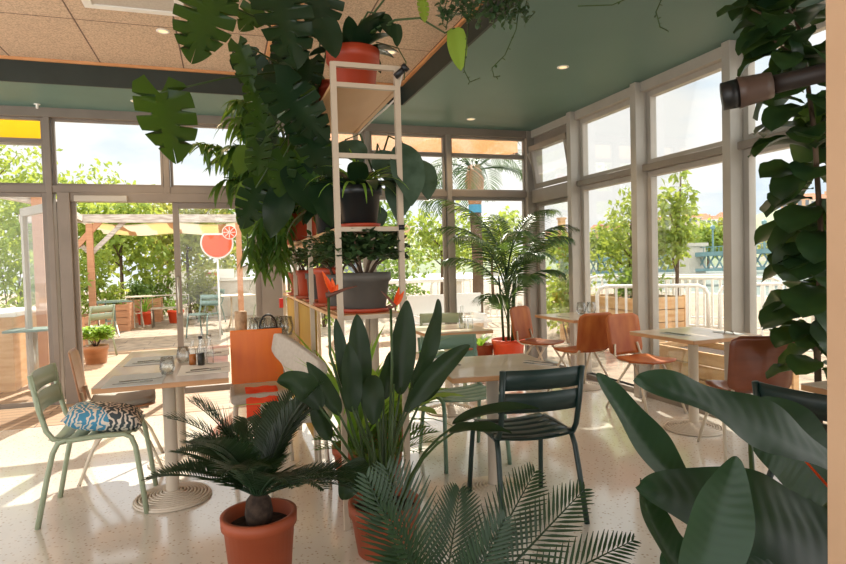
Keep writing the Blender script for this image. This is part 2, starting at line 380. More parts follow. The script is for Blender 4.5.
for i in range(7):
    a, b = XM[i]+.035, XM[i+1]-(.035 if i < 6 else .06)
    m = M['alu_warm'] if i < 4 else M['alu']
    if i in (0, 1, 5, 6, 4):
        window(a, b, 2.19, 2.63, 'x', m, .025); window(a, b, 2.63, 2.86, 'x', m, .025)
    else: window(a, b, 2.19, 2.86, 'x', m, .025)
    if i in (0, 1, 4, 5, 6): window(a, b, 0, 2.12, 'x', m, .04)
# entrance: posts, open door leaf, sliding leaf
struct('trim_15', MB().bb((-1.55, YB-.09, 0), (-1.44, YB+.06, 2.12)).bb((-1.44, YB-.04, 0), (-1.40, YB+.02, 2.05)), M['alu_warm'], bevel=.004)
struct('trim_16', MB().bb((.38, YB-.09, 0), (.60, YB+.05, 2.12)), M['alu_warm'], bevel=.004)
struct('trim_17', MB().bb((-1.44, YB-.07, 2.03), (.38, YB+.03, 2.12)), M['alu_warm'], bevel=.004)
window(-.50, .38, 0.0, 2.03, 'x', M['alu_warm'], .06, .06)
struct('trim_18', MB().bb((-1.40, YB-.10, 2.03), (-.92, YB-.05, 2.09)), M['alu_light'], bevel=.006)   # door closer
h = MB().tube([(-.47, YB-.035, .85), (-.47, YB-.08, .88), (-.47, YB-.08, 1.22), (-.47, YB-.035, 1.25)], .011)
struct('trim_19', h, M['steel'], smooth=True)
d0, d1 = V((-1.60, YB+.08, 0)), V((-2.12, 7.75, 0))
dv = (d1-d0).normalized()
fr = MB()
for q in (d0+dv*.04, d1-dv*.04): fr.bar(q+V((0, 0, .02)), q+V((0, 0, 2.04)), .08, .05, up=(dv.y, -dv.x, 0))
for z in (.07, 2.0): fr.bar(d0+V((0, 0, z)), d1+V((0, 0, z)), .05, .09)
dd = struct('door_1', fr, M['alu_light'])
gp = MB(); gp.bar(d0+dv*.07+V((0, 0, 1.03)), d1-dv*.07+V((0, 0, 1.03)), .008, 1.86); obj('pane', gp, M['glass'], dd)
# right wall
YM = [6.80, 5.81, 4.71, 3.62, 2.54, 1.45, .36, -.73]
for i, y in enumerate(YM):
    struct('trim_%d' % (20+i), MB().bb((XR-.16, y-.04, 0), (XR+.06, y+.04, HC)), M['alu_light'] if i else M['alu'], bevel=.005)
struct('trim_28', MB().bb((XR-.10, -3, 2.86), (XR+.06, YB, HC)), M['alu_light'])
struct('trim_29', MB().bb((XR-.09, -3, 2.125), (XR+.05, 5.77, 2.185)), M['alu'], bevel=.004)
for i in range(len(YM)-1):
    a, b = YM[i+1]+.04, YM[i]-.04
    if i == 0:
        window(a, b, 0, 2.06, 'y', M['alu'], .06, .08)
        f = MB().bb((XR-.1, a, 2.04), (XR+.05, b, 2.2)).bb((XR-.06, a, 2.72), (XR+.05, b, 2.86)); struct('trim_30', f, M['alu'])
        # upper sash, tilted inwards
        s_ = MB(); g = MB(); T = Matrix.Rotation(math.radians(-9), 3, 'Y'); o0 = V((XR-.05, (a+b)/2, 2.22)); hw = (b-a)/2-.03
        for c, dm in (((0, 0, .03), (.05, hw*2, .06)), ((0, 0, .50), (.05, hw*2, .06)), ((0, -hw+.03, .265), (.05, .06, .41)), ((0, hw-.03, .265), (.05, .06, .41))):
            s_.box(o0+T @ V(c), dm, T)
        g.box(o0+T @ V((0, 0, .265)), (.008, hw*2-.1, .42), T)
        o = struct('window_20', s_, M['alu']); obj('pane', g, M['glass'], o)
        for yy in (a+.03, b-.03):
            obj('stay_arm', MB().bar(V((XR-.16, yy, 2.66)), V((XR-.03, yy, 2.34)), .02, .03), M['alu_light'], o)
    else:
        window(a, b, 2.185, 2.86, 'y', M['alu_light'], .05, .07); window(a, b, 0, 2.125, 'y', M['alu_light'], .05, .07)
struct('baseboard_right', MB().bb((XR-.07, -3, 0), (XR+.04, 5.8, .05)), M['alu'])

# ceiling fittings
dl = None
em = bpy.data.materials.new('lamp_glow'); em.use_nodes = True; b_ = em.node_tree.nodes['Principled BSDF']; b_.inputs['Emission Color'].default_value = (1, .72, .38, 1); b_.inputs['Emission Strength'].default_value = 1.0; b_.inputs['Base Color'].default_value = (.3, .2, .1, 1)
for k, (p, lab) in enumerate(((at(563, 67, Z=HC), 'recessed downlight in green ceiling above the right hand windows'), (at(471, 119, Z=HC), 'recessed downlight in green ceiling nearest the corner windows'),
        (at(136, 101, Z=HC), 'recessed downlight in narrow green ceiling strip above the entrance door'), (at(163, 31, Z=HW), 'recessed downlight in left wood ceiling panels beside the air vent'), (at(391, 52, Z=HW), 'recessed downlight in wood ceiling right of the tall shelf'))):
    t = thing('downlight', lab, 'ceiling light', p, 0, 'recessed ceiling downlights')
    obj('ring', MB().lathe([(.034, -.001), (.036, -.006), (.048, -.005), (.05, 0)], 24), M['white'], t, True)
    obj('diffuser', MB().lathe([(.0001, -.0025), (.035, -.0025)], 24), em, t)
    ld = bpy.data.lights.new('downlight_lamp', 'SPOT'); ld.energy = 40; ld.spot_size = 2.2; ld.spot_blend = .8; ld.color = (1, .74, .45); ld.shadow_soft_size = .04
    lo = bpy.data.objects.new('lamp', ld); COL.objects.link(lo); lo.parent = t; lo.location = (0, 0, -.01)
t = thing('ceiling_vent', 'white cassette air vent set in the left wood ceiling', 'vent', (-.52, 4.33, HW))
obj('frame', MB().bb((-.32, -.3, -.025), (.32, -.24, 0)).bb((-.32, .24, -.025), (.32, .3, 0)).bb((-.32, -.24, -.025), (-.26, .24, 0)).bb((.26, -.24, -.025), (.32, .24, 0)), M['white'], t, bevel=.004)
obj('grille', MB().bb((-.26, -.24, -.015), (.26, .24, -.002)), M['greyfab'], t)
t = thing('sprinkler_head', 'small white sprinkler head under green ceiling at the left', 'sprinkler', at(37, 104, Z=HC))
obj('stem', MB().lathe([(.012, 0), (.012, -.04), (.006, -.045), (.0001, -.045)], 12), M['white'], t, True)
obj('deflector', MB().lathe([(.0001, 0), (.028, -.001), (.028, -.005), (.0001, -.006)], 14), M['white'], t)

# ================================================================== FURNITURE
def pedestal_table(label, loc, w_, d_, rz=0, top='tabletop', group=None, edge='tabledge', H=.74):
    t = thing('pedestal_table', label, 'table', (loc[0], loc[1], 0), rz, group)
    tp = obj('tabletop', MB().bb((-w_/2, -d_/2, H-.004), (w_/2, d_/2, H)), M[top], t)
    obj('edge_band', MB().bb((-w_/2, -d_/2, H-.03), (w_/2, d_/2, H-.0041)), M[edge], t, bevel=.003)
    obj('column', MB().lathe([(.036, .03), (.036, H-.05), (.10, H-.045), (.10, H-.031)], 24), M['cream'], t, True)
    pr = [(.0001, 0), (.205, 0), (.215, .006), (.212, .014)]
    r = .205
    while r > .05:
        z = .014+(.205-r)*.2
        pr += [(r, z), (r-.003, z+.010), (r-.012, z+.010), (r-.015, z-.004)]; r -= .019
    pr += [(.04, .05), (.0001, .05)]
    obj('ringed_base', MB().lathe(pr, 40), M['cream'], t)
    return t

def bistro_chair(name, label, loc, rz, m, group=None, slats=2, H=.80, nseat=5):
    """steel garden chair; faces +Y"""
    t = thing(name, label, 'chair', (loc[0], loc[1], 0), rz, group); r = .0142
    for sx in (-1, 1):
        x = .205*sx
        obj('leg', MB().tube([(x*1.08, .25, 0), (x*1.04, .225, .22), (x*1.01, .205, .37), (x, .185, .425), (x, .15, .445), (x, .06, .447), (x, -.1, .44), (x, -.17, .44)], r), M[m], t, True)
        obj('leg', MB().tube([(x*1.10, -.27, 0), (x*1.05, -.22, .25), (x*1.02, -.19, .38), (x, -.165, .43), (x, -.12, .441)], r), M[m], t, True)
        obj('back_post', MB().tube([(x*.98, -.13, .441), (x, -.185, .455), (x, -.215, .50), (x*1.01, -.245, .62), (x*1.02, -.275, H)], r), M[m], t, True)
    for k in range(nseat):
        y = .17-k*(.34/(nseat-1)); rows = []
        wd = .34/(nseat-1)*.93
        for j in range(9):
            u = -1+j/4; z = .45-.018*(1-u*u)
            rows.append([(u*.20, y-wd/2, z), (u*.20, y+wd/2, z)])
        obj('seat_slat', MB().grid(rows), M[m], t, True, solid=.004)
    hs = [(.655, .80)] if slats == 1 else [(.70, .80), (.585, .685)]
    for z0, z1 in hs:
        rows = []
        for j in range(11):
            u = -1+j/5; yb = lambda z: -.245-(z-.62)*.167-.035*(1-u*u)
            rows.append([(u*.222, yb(z0)+.012, z0), (u*.222, yb(z1)+.012, z1)])
        obj('back_slat', MB().grid(rows), M[m], t, True, solid=.008)
    obj('seat_rail', MB().tube([(-.2, .17, .44), (0, .17, .425), (.2, .17, .44)], .009), M[m], t, True)
    obj('seat_rail', MB().tube([(-.2, -.16, .44), (0, -.16, .425), (.2, -.16, .44)], .009), M[m], t, True)
    return t

def rr_panel(w_, h_, r, f, n=5):
    """rounded rectangle in (u,v) mapped by f, as a grid of rows"""
    rows = []; K = 14
    for i in range(K+1):
        v = -1+2*i/K; y = v*h_/2; e = max(0, abs(y)-(h_/2-r)); hw = w_/2-r+math.sqrt(max(0, r*r-e*e))
        rows.append([f(hw*(-1+2*j/8), y) for j in range(9)])
    return rows
def ply_chair(label, loc, rz, seat='ply', back='ply', group=None, pad=None):
    """moulded plywood chair on V legs; faces +Y"""
    t = thing('plywood_chair', label, 'chair', (loc[0], loc[1], 0), rz, group)
    fs = lambda u, v: (u*(1-.08*(v < 0)), v, .452+.25*u*u-.02*math.cos(v*7)+(.0 if v < .14 else -(v-.14)**2*2.2))
    obj('seat', MB().grid(rr_panel(.40, .40, .08, fs)), M[seat], t, True, solid=.012)
    fb = lambda u, v: (u, -.205-.16*(v+.17)+.45*u*u-.03, .64+v)
    obj('backrest', MB().grid(rr_panel(.385, .36, .06, fb)), M[back], t, True, solid=.012)
    for s_ in (-1, 1):
        obj('leg', MB().tube([(.15*s_, .02, .425), (.19*s_, .16, .2), (.215*s_, .235, 0)], .011), M['white_tube'], t, True)
        obj('leg', MB().tube([(.15*s_, -.02, .425), (.19*s_, -.17, .2), (.215*s_, -.25, 0)], .011), M['white_tube'], t, True)
        obj('frame_rail', MB().tube([(.15*s_, .16, .43), (.15*s_, -.15, .43), (.15*s_, -.205, .46), (.13*s_, -.225, .56)], .010), M['white_tube'], t, True)
    obj('cross_bar', MB().tube([(-.15, .0, .425), (.15, .0, .425)], .010), M['white_tube'], t, True)
    if pad:
        fp = lambda u, v: (u, v+.01, .478+.25*u*u-.02*math.cos(v*7)+.012*(1-(u/.2)**2))
        obj('seat_pad', MB().grid(rr_panel(.38, .38, .08, fp)), M[pad], t, True, solid=.035)
    return t

# --- tables
pedestal_table('washed brown wood pedestal table at the left nearest the pale green chair', (-.33, 3.72), .66, .70, 0, 'tablebrown', 'pedestal tables')
pedestal_table('washed brown pedestal table at the left, second of the pair, nearer the door', (-.33, 4.425), .66, .70, 0, 'tablebrown', 'pedestal tables')
pedestal_table('pale wood square pedestal table in the middle beside the dark green chair', (1.43, 3.10), .63, .63, math.radians(-7), 'tabletop', 'pedestal tables')
pedestal_table('pale wood pedestal table beside the right windows behind the dark brown chair', (3.37, 3.66), .64, .66, math.radians(2), 'tabletop', 'pedestal tables')
pedestal_table('pale wood pedestal table in the far right corner among red brown chairs', (3.46, 5.32), .64, .72, math.radians(2), 'tabletop', 'pedestal tables')
pedestal_table('pale wood pedestal table behind the sage green chair, near the back windows', (1.86, 4.95), .60, .62, 0, 'tabletop', 'pedestal tables')
pedestal_table('pale pedestal table at the far right, half hidden by fig and pillar', (2.76, 1.70), .62, .62, 0, 'tabletop', 'pedestal tables')
# --- garden chairs
bistro_chair('garden_chair', 'dark green slatted steel chair in the middle with its back to the viewer', (1.475, 2.84), math.radians(-4), 'dkgreen', 'slatted steel chairs')
bistro_chair('garden_chair', 'sage green slatted steel chair facing the viewer behind the middle table', (1.50, 3.74), math.pi, 'sage', 'slatted steel chairs')
bistro_chair('garden_chair', 'pale green slatted steel chair at the left with a patterned cushion on it', (-.70, 3.77), -math.pi/2, 'pale', 'slatted steel chairs')
bistro_chair('garden_chair', 'pale sage slatted chair seen beyond the table at the back windows', (2.02, 5.55), math.pi-.35, 'pale', 'slatted steel chairs')
bistro_chair('garden_chair', 'very dark green slatted chair at the right edge behind the big leaves', (2.38, 1.74), -math.pi/2+.12, 'dkgreen', 'slatted steel chairs')
# --- plywood chairs
ply_chair('red brown plywood chair with its back to the viewer at the far corner table', (3.25, 5.02), .05, 'ply', 'ply', 'plywood chairs')
ply_chair('red brown plywood chair facing the viewer behind the right hand window table', (3.42, 4.27), math.pi+.12, 'ply', 'ply', 'plywood chairs')
ply_chair('red brown plywood chair left of the far corner table beside the potted palm', (3.20, 5.66), -math.pi/2-1.05, 'ply', 'ply', 'plywood chairs')
ply_chair('dark brown plywood chair, back to the viewer, just left of the fig', (3.27, 3.10), -.42, 'plybrown', 'plybrown', 'plywood chairs')
ply_chair('tan plywood chair with grey seat pad, seen edge on at the left tables', (-.68, 4.42), -math.pi/2+.1, 'plytan', 'plytan', 'plywood chairs', pad='padgrey')
# --- orange-backed chair
t = thing('padded_chair', 'chair with a flat bright orange back panel and pale grey padded seat', 'chair', (.205, 4.33, 0), 0)
obj('backrest', MB().box((0, .225, .675), (.37, .022, .39), Matrix.Rotation(-.10, 3, 'X')), M['orangeply'], t, bevel=.006)
obj('seat', MB().box((0, -.01, .45), (.40, .40, .075)), M['greyfab'], t, bevel=.03)
for sx in (-1, 1):
    for sy in (-1, 1):
        obj('leg', MB().tube([(.16*sx, .16*sy, .42), (.19*sx, .2*sy, 0)], .013), M['white_tube'], t, True)
    obj('back_post', MB().tube([(.15*sx, .19, .42), (.15*sx, .25, .6), (.15*sx, .275, .8)], .011), M['white_tube'], t, True)
rc = MB(); rows = []
for i in range(9):
    yy = -.02-.04*i if i < 5 else -.215-.006*(i-5); zz = .4915 if i < 5 else .4915-(i-4)*.045
    rows.append([V((.205+x, 4.33+yy, zz+.004*math.sin(x*50+i))) for x in [-.10+.03*j for j in range(8)]])
tag(obj('folded_cloth', rc.grid(rows), M['redcloth'], None, True, solid=.006), 'bright red cloth draped over the front of the grey padded seat', 'cloth')
# --- grey upholstered chair
t = thing('upholstered_chair', 'pale grey upholstered chair with a tilted rounded back in front of the shelf', 'chair', (.40, 3.72, 0), 0)
A = at(277, 331, Y=3.95); B = at(327, 366, Y=3.50); C_ = at(309, 400, Y=3.52); D_ = at(274, 352, Y=3.97)
org = V((.40, 3.72, 0))
def quadp(u, v):   # u,v in -1..1
    a, b = (u+1)/2, (v+1)/2; p = D_.lerp(C_, a).lerp(A.lerp(B, a), b)
    nrm = (B-A).cross(D_-A).normalized(); return p-org+nrm*.02*(1-u*u)
rows = []
for i in range(13):
    v = -1+i/6; e = max(0, abs(v)-.6)/.4; hw = .80+.2*math.sqrt(max(0, 1-e*e)); rows.append([quadp(hw*(-1+j/4), v) for j in range(9)])
obj('backrest', MB().grid(rows), M['greyfab'], t, True, solid=.05)
obj('seat', MB().box((-.02, -.02, .44), (.40, .40, .07)), M['greyfab'], t, bevel=.03)
for sx, sy in ((-1, -1), (-1, 1), (1, -1), (1, 1)):
    obj('leg', MB().tube([(.15*sx-.02, .15*sy-.02, .41), (.17*sx-.02, .19*sy-.02, 0)], .013), M['white_tube'], t, True)
obj('back_post', MB().tube([(.14, -.12, .43), (.14, -.1, .52), (D_.lerp(C_, .8)-org)+V((0, 0, .02))], .012), M['white_tube'], t, True)
obj('back_post', MB().tube([(.1, .15, .43), (.02, .2, .5), (D_.lerp(C_, .25)-org)+V((0, 0, .02))], .012), M['white_tube'], t, True)
# --- patterned cushion on pale green chair
cm = bpy.data.materials.new('patterned_cushion'); cm.use_nodes = True; n, l = cm.node_tree.nodes, cm.node_tree.links
tcn = n.new('ShaderNodeTexCoord'); wv = n.new('ShaderNodeTexWave'); wv.inputs['Scale'].default_value = 10; wv.inputs['Distortion'].default_value = 11; wv.inputs['Detail'].default_value = 1.5; wv.inputs['Detail Scale'].default_value = 2
l.new(tcn.outputs['Object'], wv.inputs['Vector']); sx_ = n.new('ShaderNodeSeparateXYZ'); l.new(tcn.outputs['Object'], sx_.inputs[0])
th = n.new('ShaderNodeMath'); th.operation = 'MULTIPLY_ADD'; th.inputs[1].default_value = .55; l.new(sx_.outputs[1], th.inputs[0]); l.new(sx_.outputs[0], th.inputs[2])
gt = n.new('ShaderNodeMath'); gt.operation = 'GREATER_THAN'; gt.inputs[1].default_value = -.06; l.new(th.outputs[0], gt.inputs[0])
st = n.new('ShaderNodeMath'); st.operation = 'GREATER_THAN'; st.inputs[1].default_value = .62; l.new(wv.outputs['Fac'], st.inputs[0])
ca = n.new('ShaderNodeMix'); ca.data_type = 'RGBA'; ca.inputs[6].default_value = hexc('4E9CC4'); ca.inputs[7].default_value = hexc('4A565A'); l.new(gt.outputs[0], ca.inputs[0])
cb = n.new('ShaderNodeMix'); cb.data_type = 'RGBA'; cb.inputs[7].default_value = hexc('EFE6D8'); l.new(st.outputs[0], cb.inputs[0]); l.new(ca.outputs[2], cb.inputs[6])
l.new(cb.outputs[2], n['Principled BSDF'].inputs['Base Color']); n['Principled BSDF'].inputs['Roughness'].default_value = .85
def pillow(w_, h_, th_):
    m = MB()
    for sg in (1, -1):
        rows = []
        for i in range(13):
            v = -1+i/6; row = []
            for j in range(13):
                u = -1+j/6; k = 1-.06*(1-v*v)*abs(u)-.0; k2 = 1-.06*(1-u*u)*abs(v)
                z = th_/2*((1-u**4)*(1-v**4))**.6
                row.append((u*w_/2*k, v*h_/2*k2, z*sg))
            rows.append(row if sg > 0 else row[::-1])
        m.grid(rows)
    return m
o = obj('cushion', pillow(.40, .36, .13), cm, None, True, loc=(-.675, 3.77, .506)); o.rotation_euler = (0, math.radians(11), .1)
tag(o, 'blue and grey leaf patterned cushion lying on the pale green chair', 'cushion')

# ================================================================== TABLEWARE
def placemat(loc, rz, w_, h_, m, label, group):
    return tag(obj('placemat', MB().bb((-w_/2, -h_/2, 0), (w_/2, h_/2, .003)), M[m], None, loc=loc), label, 'placemat', group).__setattr__('rotation_euler', (0, 0, rz))
def fork(loc, rz, label, group):
    t = thing('fork', label, 'fork', loc, rz, group); m = MB()
    m.bb((-.004, -.10, 0), (.004, .03, .003)); m.bb((-.011, .03, .001), (.011, .05, .004))
    for x in (-.009, -.003, .003, .009): m.bb((x-.0014, .05, .002), (x+.0014, .09, .0045))
    return obj('fork_body', m, M['cutlery'], t) and t
def knife(loc, rz, label, group):
    t = thing('knife', label, 'knife', loc, rz, group)
    obj('handle', MB().bb((-.006, -.11, 0), (.006, -.01, .005)), M['cutlery'], t, bevel=.001)
    obj('blade', MB().add([(-.005, -.01, .001), (.008, -.01, .001), (.009, .07, .001), (-.003, .105, .001), (-.005, -.01, .003), (.008, -.01, .003), (.009, .07, .003), (-.003, .105, .003)], [(3, 2, 1, 0), (4, 5, 6, 7), (0, 1, 5, 4), (1, 2, 6, 5), (2, 3, 7, 6), (3, 0, 4, 7)]), M['cutlery'], t)
    return t
def tumbler(loc, label, group, s=1):
    t = obj('tumbler', MB().lathe([(.0001, .004), (.030*s, .004), (.040*s, .03*s), (.041*s, .045*s), (.033*s, .10*s), (.0305*s, .10*s), (.039*s, .045*s), (.029*s, .012), (.0001, .012)], 24), M['tumbler'], None, True, loc=loc)
    return tag(t, label, 'glass', group)
def bottle(loc, label, group, h=.17, r=.024, liq=None, cap=None):
    t = thing('condiment_bottle', label, 'bottle', loc, 0, group)
    obj('glass_body', MB().lathe([(.0001, 0), (r, 0), (r, h*.6), (r*.45, h*.78), (r*.42, h*.97), (r*.5, h)], 18), M['tumbler'], t, True)
    if liq: obj('contents', MB().lathe([(.0001, .003), (r*.9, .003), (r*.9, h*.45), (.0001, h*.45)], 16), M[liq], t, True)
    if cap: obj('cap', MB().lathe([(r*.55, h*.96), (r*.55, h*1.05), (.0001, h*1.06)], 14), M[cap], t, True)
    return t
TZ = .7405
for px, py, lab, k in ((-.47, 3.52, 'near left corner of the left tables', 'greypaper'), (-.47, 4.22, 'far left corner of the left tables', 'greypaper'),
                       (-.13, 3.72, 'near right side of the left tables', 'paper'), (-.13, 4.42, 'far right side of the left tables', 'paper')):
    placemat((px, py, TZ), 0, .28, .36, k, ('grey' if k[0] == 'g' else 'white')+' paper placemat at the '+lab, 'placemats')
    kx = px-.02
    knife((kx+.05, py-.03, TZ+.004), -1.35, 'steel knife on the placemat at the '+lab, 'knives')
    fork((kx+.02, py-.10, TZ+.004), -1.45, 'steel fork on the placemat at the '+lab, 'forks')
tumbler((-.325, 3.62, TZ), 'empty glass tumbler on the left table, nearest the viewer', 'tumblers on the left tables')
tumbler((-.265, 4.02, TZ), 'empty glass tumbler on the left table beside the condiment bottles', 'tumblers on the left tables')
bottle((-.205, 3.90, TZ), 'short glass condiment bottle with amber contents, leftmost of its cluster', 'condiment bottles', .15, .022, 'amber')
bottle((-.155, 3.86, TZ), 'glass condiment bottle with dark contents and dark cap in the middle of its cluster', 'condiment bottles', .17, .022, 'black', 'black')
bottle((-.105, 3.91, TZ), 'glass oil bottle with pale cap, rightmost of the cluster on the left table', 'condiment bottles', .17, .022, None, 'steel')
bottle((-.15, 3.96, TZ), 'tall slim clear glass bottle at the back of the condiment cluster', 'condiment bottles', .22, .02, None)
# middle table
fork((1.19, 3.22, TZ), .2, 'fork at the left side of the middle table', 'forks'); knife((1.23, 3.25, TZ), .2, 'knife at the left side of the middle table', 'knives')
fork((1.66, 2.98, TZ), .6, 'fork at the right side of the middle table behind the dark green chair', 'forks'); knife((1.70, 3.03, TZ), .5, 'knife at the right side of the middle table behind the dark green chair', 'knives')
# right tables
placemat((3.20, 3.66, TZ), .02, .10, .22, 'greypaper', 'narrow grey napkin at the left side of the right hand window table', 'napkins')
fork((3.21, 3.66, TZ+.004), .2, 'fork on the left side of the right hand window table', 'forks'); knife((3.175, 3.66, TZ+.004), .15, 'knife on the left side of the right hand window table', 'knives')
placemat((3.58, 3.52, TZ), .02, .10, .22, 'greypaper', 'narrow grey napkin at the right side of the right hand window table', 'napkins')
fork((3.59, 3.50, TZ+.004), -.7, 'fork on the right side of the right hand window table', 'forks'); knife((3.56, 3.55, TZ+.004), -.8, 'knife on the right side of the right hand window table', 'knives')
for p, lab in (((3.66, 5.42), 'tall clear glass on the far corner table, nearest the windows'), ((3.56, 5.45), 'tall clear glass on the far corner table, left of its twin')):
    tumbler((*p, TZ), lab, 'glasses on the far corner table', 1.25)
fork((3.24, 5.30, TZ), .2, 'fork at the left edge of the far corner table', 'forks'); knife((3.62, 5.08, TZ), -.9, 'knife at the right edge of the far corner table', 'knives')
bottle((1.98, 4.90, TZ), 'clear glass carafe on the table at the back windows', 'condiment bottles', .20, .03)
bottle((2.04, 4.86, TZ), 'short clear glass bottle beside the carafe on the back table', 'condiment bottles', .14, .025)
# --- small service table behind orange chair: cork cylinder, bag, glasses
pedestal_table('small pale service table behind the orange backed chair carrying glasses', (.33, 5.12), .56, .40, 0, 'tabletop', 'pedestal tables')
tag(obj('cork_cylinder', MB().lathe([(.0001, 0), (.047, 0), (.048, .02), (.048, .225), (.046, .235), (.0001, .235)], 24), M['log'], None, True, loc=(.11, 5.03, TZ)), 'mottled tan cylinder standing upright behind the orange chair back', 'cylinder')
t = thing('handbag', 'small black bag with an arched handle behind the orange chair back', 'bag', (.33, 5.0, TZ), .2)
obj('body', MB().box((0, 0, .05), (.16, .07, .095)), M['black'], t, bevel=.02)
obj('handle', MB().tube([(-.01+.07*math.cos(a), 0, .09+.11*math.sin(a)) for a in [math.pi*i/12 for i in range(13)]], .008), M['black'], t, True)
for k, (x, y) in enumerate(((.20, 5.20), (.27, 5.22), (.34, 5.20), (.41, 5.22), (.48, 5.2), (.24, 5.27), (.45, 5.28))):
    o = tumbler((x, y, TZ), 'clear stemless glass in the row behind the black bag', 'glasses on the service table', 1.6)

# ================================================================== SHELF UNIT
t = thing('shelf_unit', 'tall open cream steel frame shelf with plywood boards full of potted plants', 'shelf', (.70, 2.94, 0))
SX0, SX1 = -.162, .162
def post(x, y, z1, z0=0): obj('post', MB().bb((x-.014, y-.014, z0), (x+.014, y+.014, z1)), M['shelf_tube'], t)
for x in (SX0, SX1):
    post(x, 0, 2.325); post(x, 1.02, 2.325); post(x, 1.95, 1.58); post(x, 2.95, 1.58)
for z, y0, y1 in ((2.235, 0, 1.02), (1.525, 0, 2.95), (1.085, 0, 2.95)):
    obj('shelf_board', MB().bb((SX0+.014, y0-.01, z-.028), (SX1-.014, y1+.01, z-.006)), M['wood'], t, bevel=.002)
    for y in (0, y1):
        obj('cross_bar', MB().bb((SX0, y-.012, z-.03), (SX1, y+.012, z-.008)), M['shelf_tube'], t)
    for x in (SX0, SX1): obj('side_rail', MB().bb((x-.012, 0, z-.030), (x+.012, y1, z-.012)), M['wood'], t)
for z in (2.315, 1.87):
    obj('cross_bar', MB().bb((SX0, -.012, z-.012), (SX1, .012, z+.012)), M['shelf_tube'], t)
obj('back_panel', MB().bb((SX0+.02, 1.06, .10), (SX0+.035, 2.9, 1.03)), M['mustard'], t)
obj('red_switch', MB().bb((SX0-.05, 2.93, .93), (SX0-.015, 2.97, 1.02)), M['red'], t)
cb_ = MB().tube([V((.19, -.01, 2.29)), V((.19, .1, 2.20)), V((.18, .3, 2.19)), V((.19, .6, 2.21)), V((.18, 1.0, 2.2))], .005, 6)
obj('cable', cb_, M['white'], t, True)
obj('clamp_lamp', MB().tube([(.15, -.02, 2.27), (.185, -.05, 2.30)], .016, 10).tube([(.185, -.05, 2.30), (.20, -.06, 2.315)], .022, 10), M['black'], t, True)
obj('knob', MB().lathe([(.0001, -.012), (.016, -.012), (.016, .012), (.0001, .012)], 12, (SX1, -.02, 1.513)), M['black'], t, True)

# ================================================================== PLANTS
def pot(parent, r0, r1, h, m, rim=.02, soil=True, z=0):
    obj('pot', MB().lathe([(.0001, z), (r0, z), (r0+.004, z+.004), (r1-.004, z+h-rim*1.6), (r1+.006, z+h-rim*1.5), (r1+.008, z+h), (r1-.012, z+h), (r1-.018, z+h*.84), (.001, z+h*.84)], 36), M[m], parent, True)
    if soil: obj('soil', MB().lathe([(.0001, z+h*.885), (r1*.55, z+h*.88), (r1-.017, z+h*.86)], 24), M['soil'], parent, True)
def saucer(parent, r, m='terracotta', z=0):
    obj('saucer', MB().lathe([(.0001, z), (r, z), (r+.012, z+.022), (r+.004, z+.022), (r-.006, z+.007), (.0001, z+.007)], 32), M[m], parent, True)

# cycad in the foreground left
t = thing('potted_cycad', 'cycad palm with stiff dark fronds in a terracotta pot, front left', 'plant', (.095, 2.43, 0), 0, 'potted cycads')
pot(t, .105, .140, .36, 'terracotta', .03)
tr = MB().lathe([(.0001, .30), (.045, .30), (.055, .36), (.048, .41), (.025, .44), (.0001, .445)], 18); obj('trunk', tr, M['soil'], t, True)
for k in range(30):
    a = k*2.39996; el = math.radians(18+62*((k*7 % 30)/29)); L_ = random.uniform(.40, .50)
    frond(t, 'frond', (.02*math.cos(a), .02*math.sin(a), .43), (math.cos(a)*math.cos(el), math.sin(a)*math.cos(el), math.sin(el)), L_, M['cycad'], .0085, .115, 36, .75+.3*random.random(), start=.10, ldroop=.12, stiff=True, vee=.30)
# foreground cycad, pot below the frame
OC = at(432, 640, Y=1.52); OC.z = 0
t = thing('potted_cycad', 'cycad palm whose feathery frond tips rise into the bottom edge of the picture', 'plant', OC, 0, 'potted cycads')
pot(t, .10, .13, .24, 'terracotta', .025)
obj('trunk', MB().lathe([(.0001, .20), (.05, .20), (.055, .25), (.03, .29), (.0001, .295)], 16), M['trunk'], t, True)
for tx, ty, yy, rl, ll in ((390, 494, 1.46, .9, .155), (362, 520, 1.40, .9, .12), (478, 500, 1.62, .5, .12), (566, 502, 1.62, .6, .125), (616, 533, 1.48, .6, .12), (655, 590, 1.4, .4, .11), (420, 560, 1.25, .1, .09), (520, 570, 1.28, .3, .1), (520, 545, 1.9, .1, .1), (400, 560, 1.85, 0, .1)):
    tip = at(tx, ty, Y=yy)-OC; bs = V((0, 0, .27)); h = tip-bs
    d = V((h.x*.8, h.y*.8, h.z+.22*h.length)).normalized()
    frond(t, 'frond', bs, d, h.length*1.05, M['cycad'], .0075, ll, 30, .6, up=(jit(.2), -.5-rl, 1), start=.12, ldroop=.15, stiff=True, vee=.22)

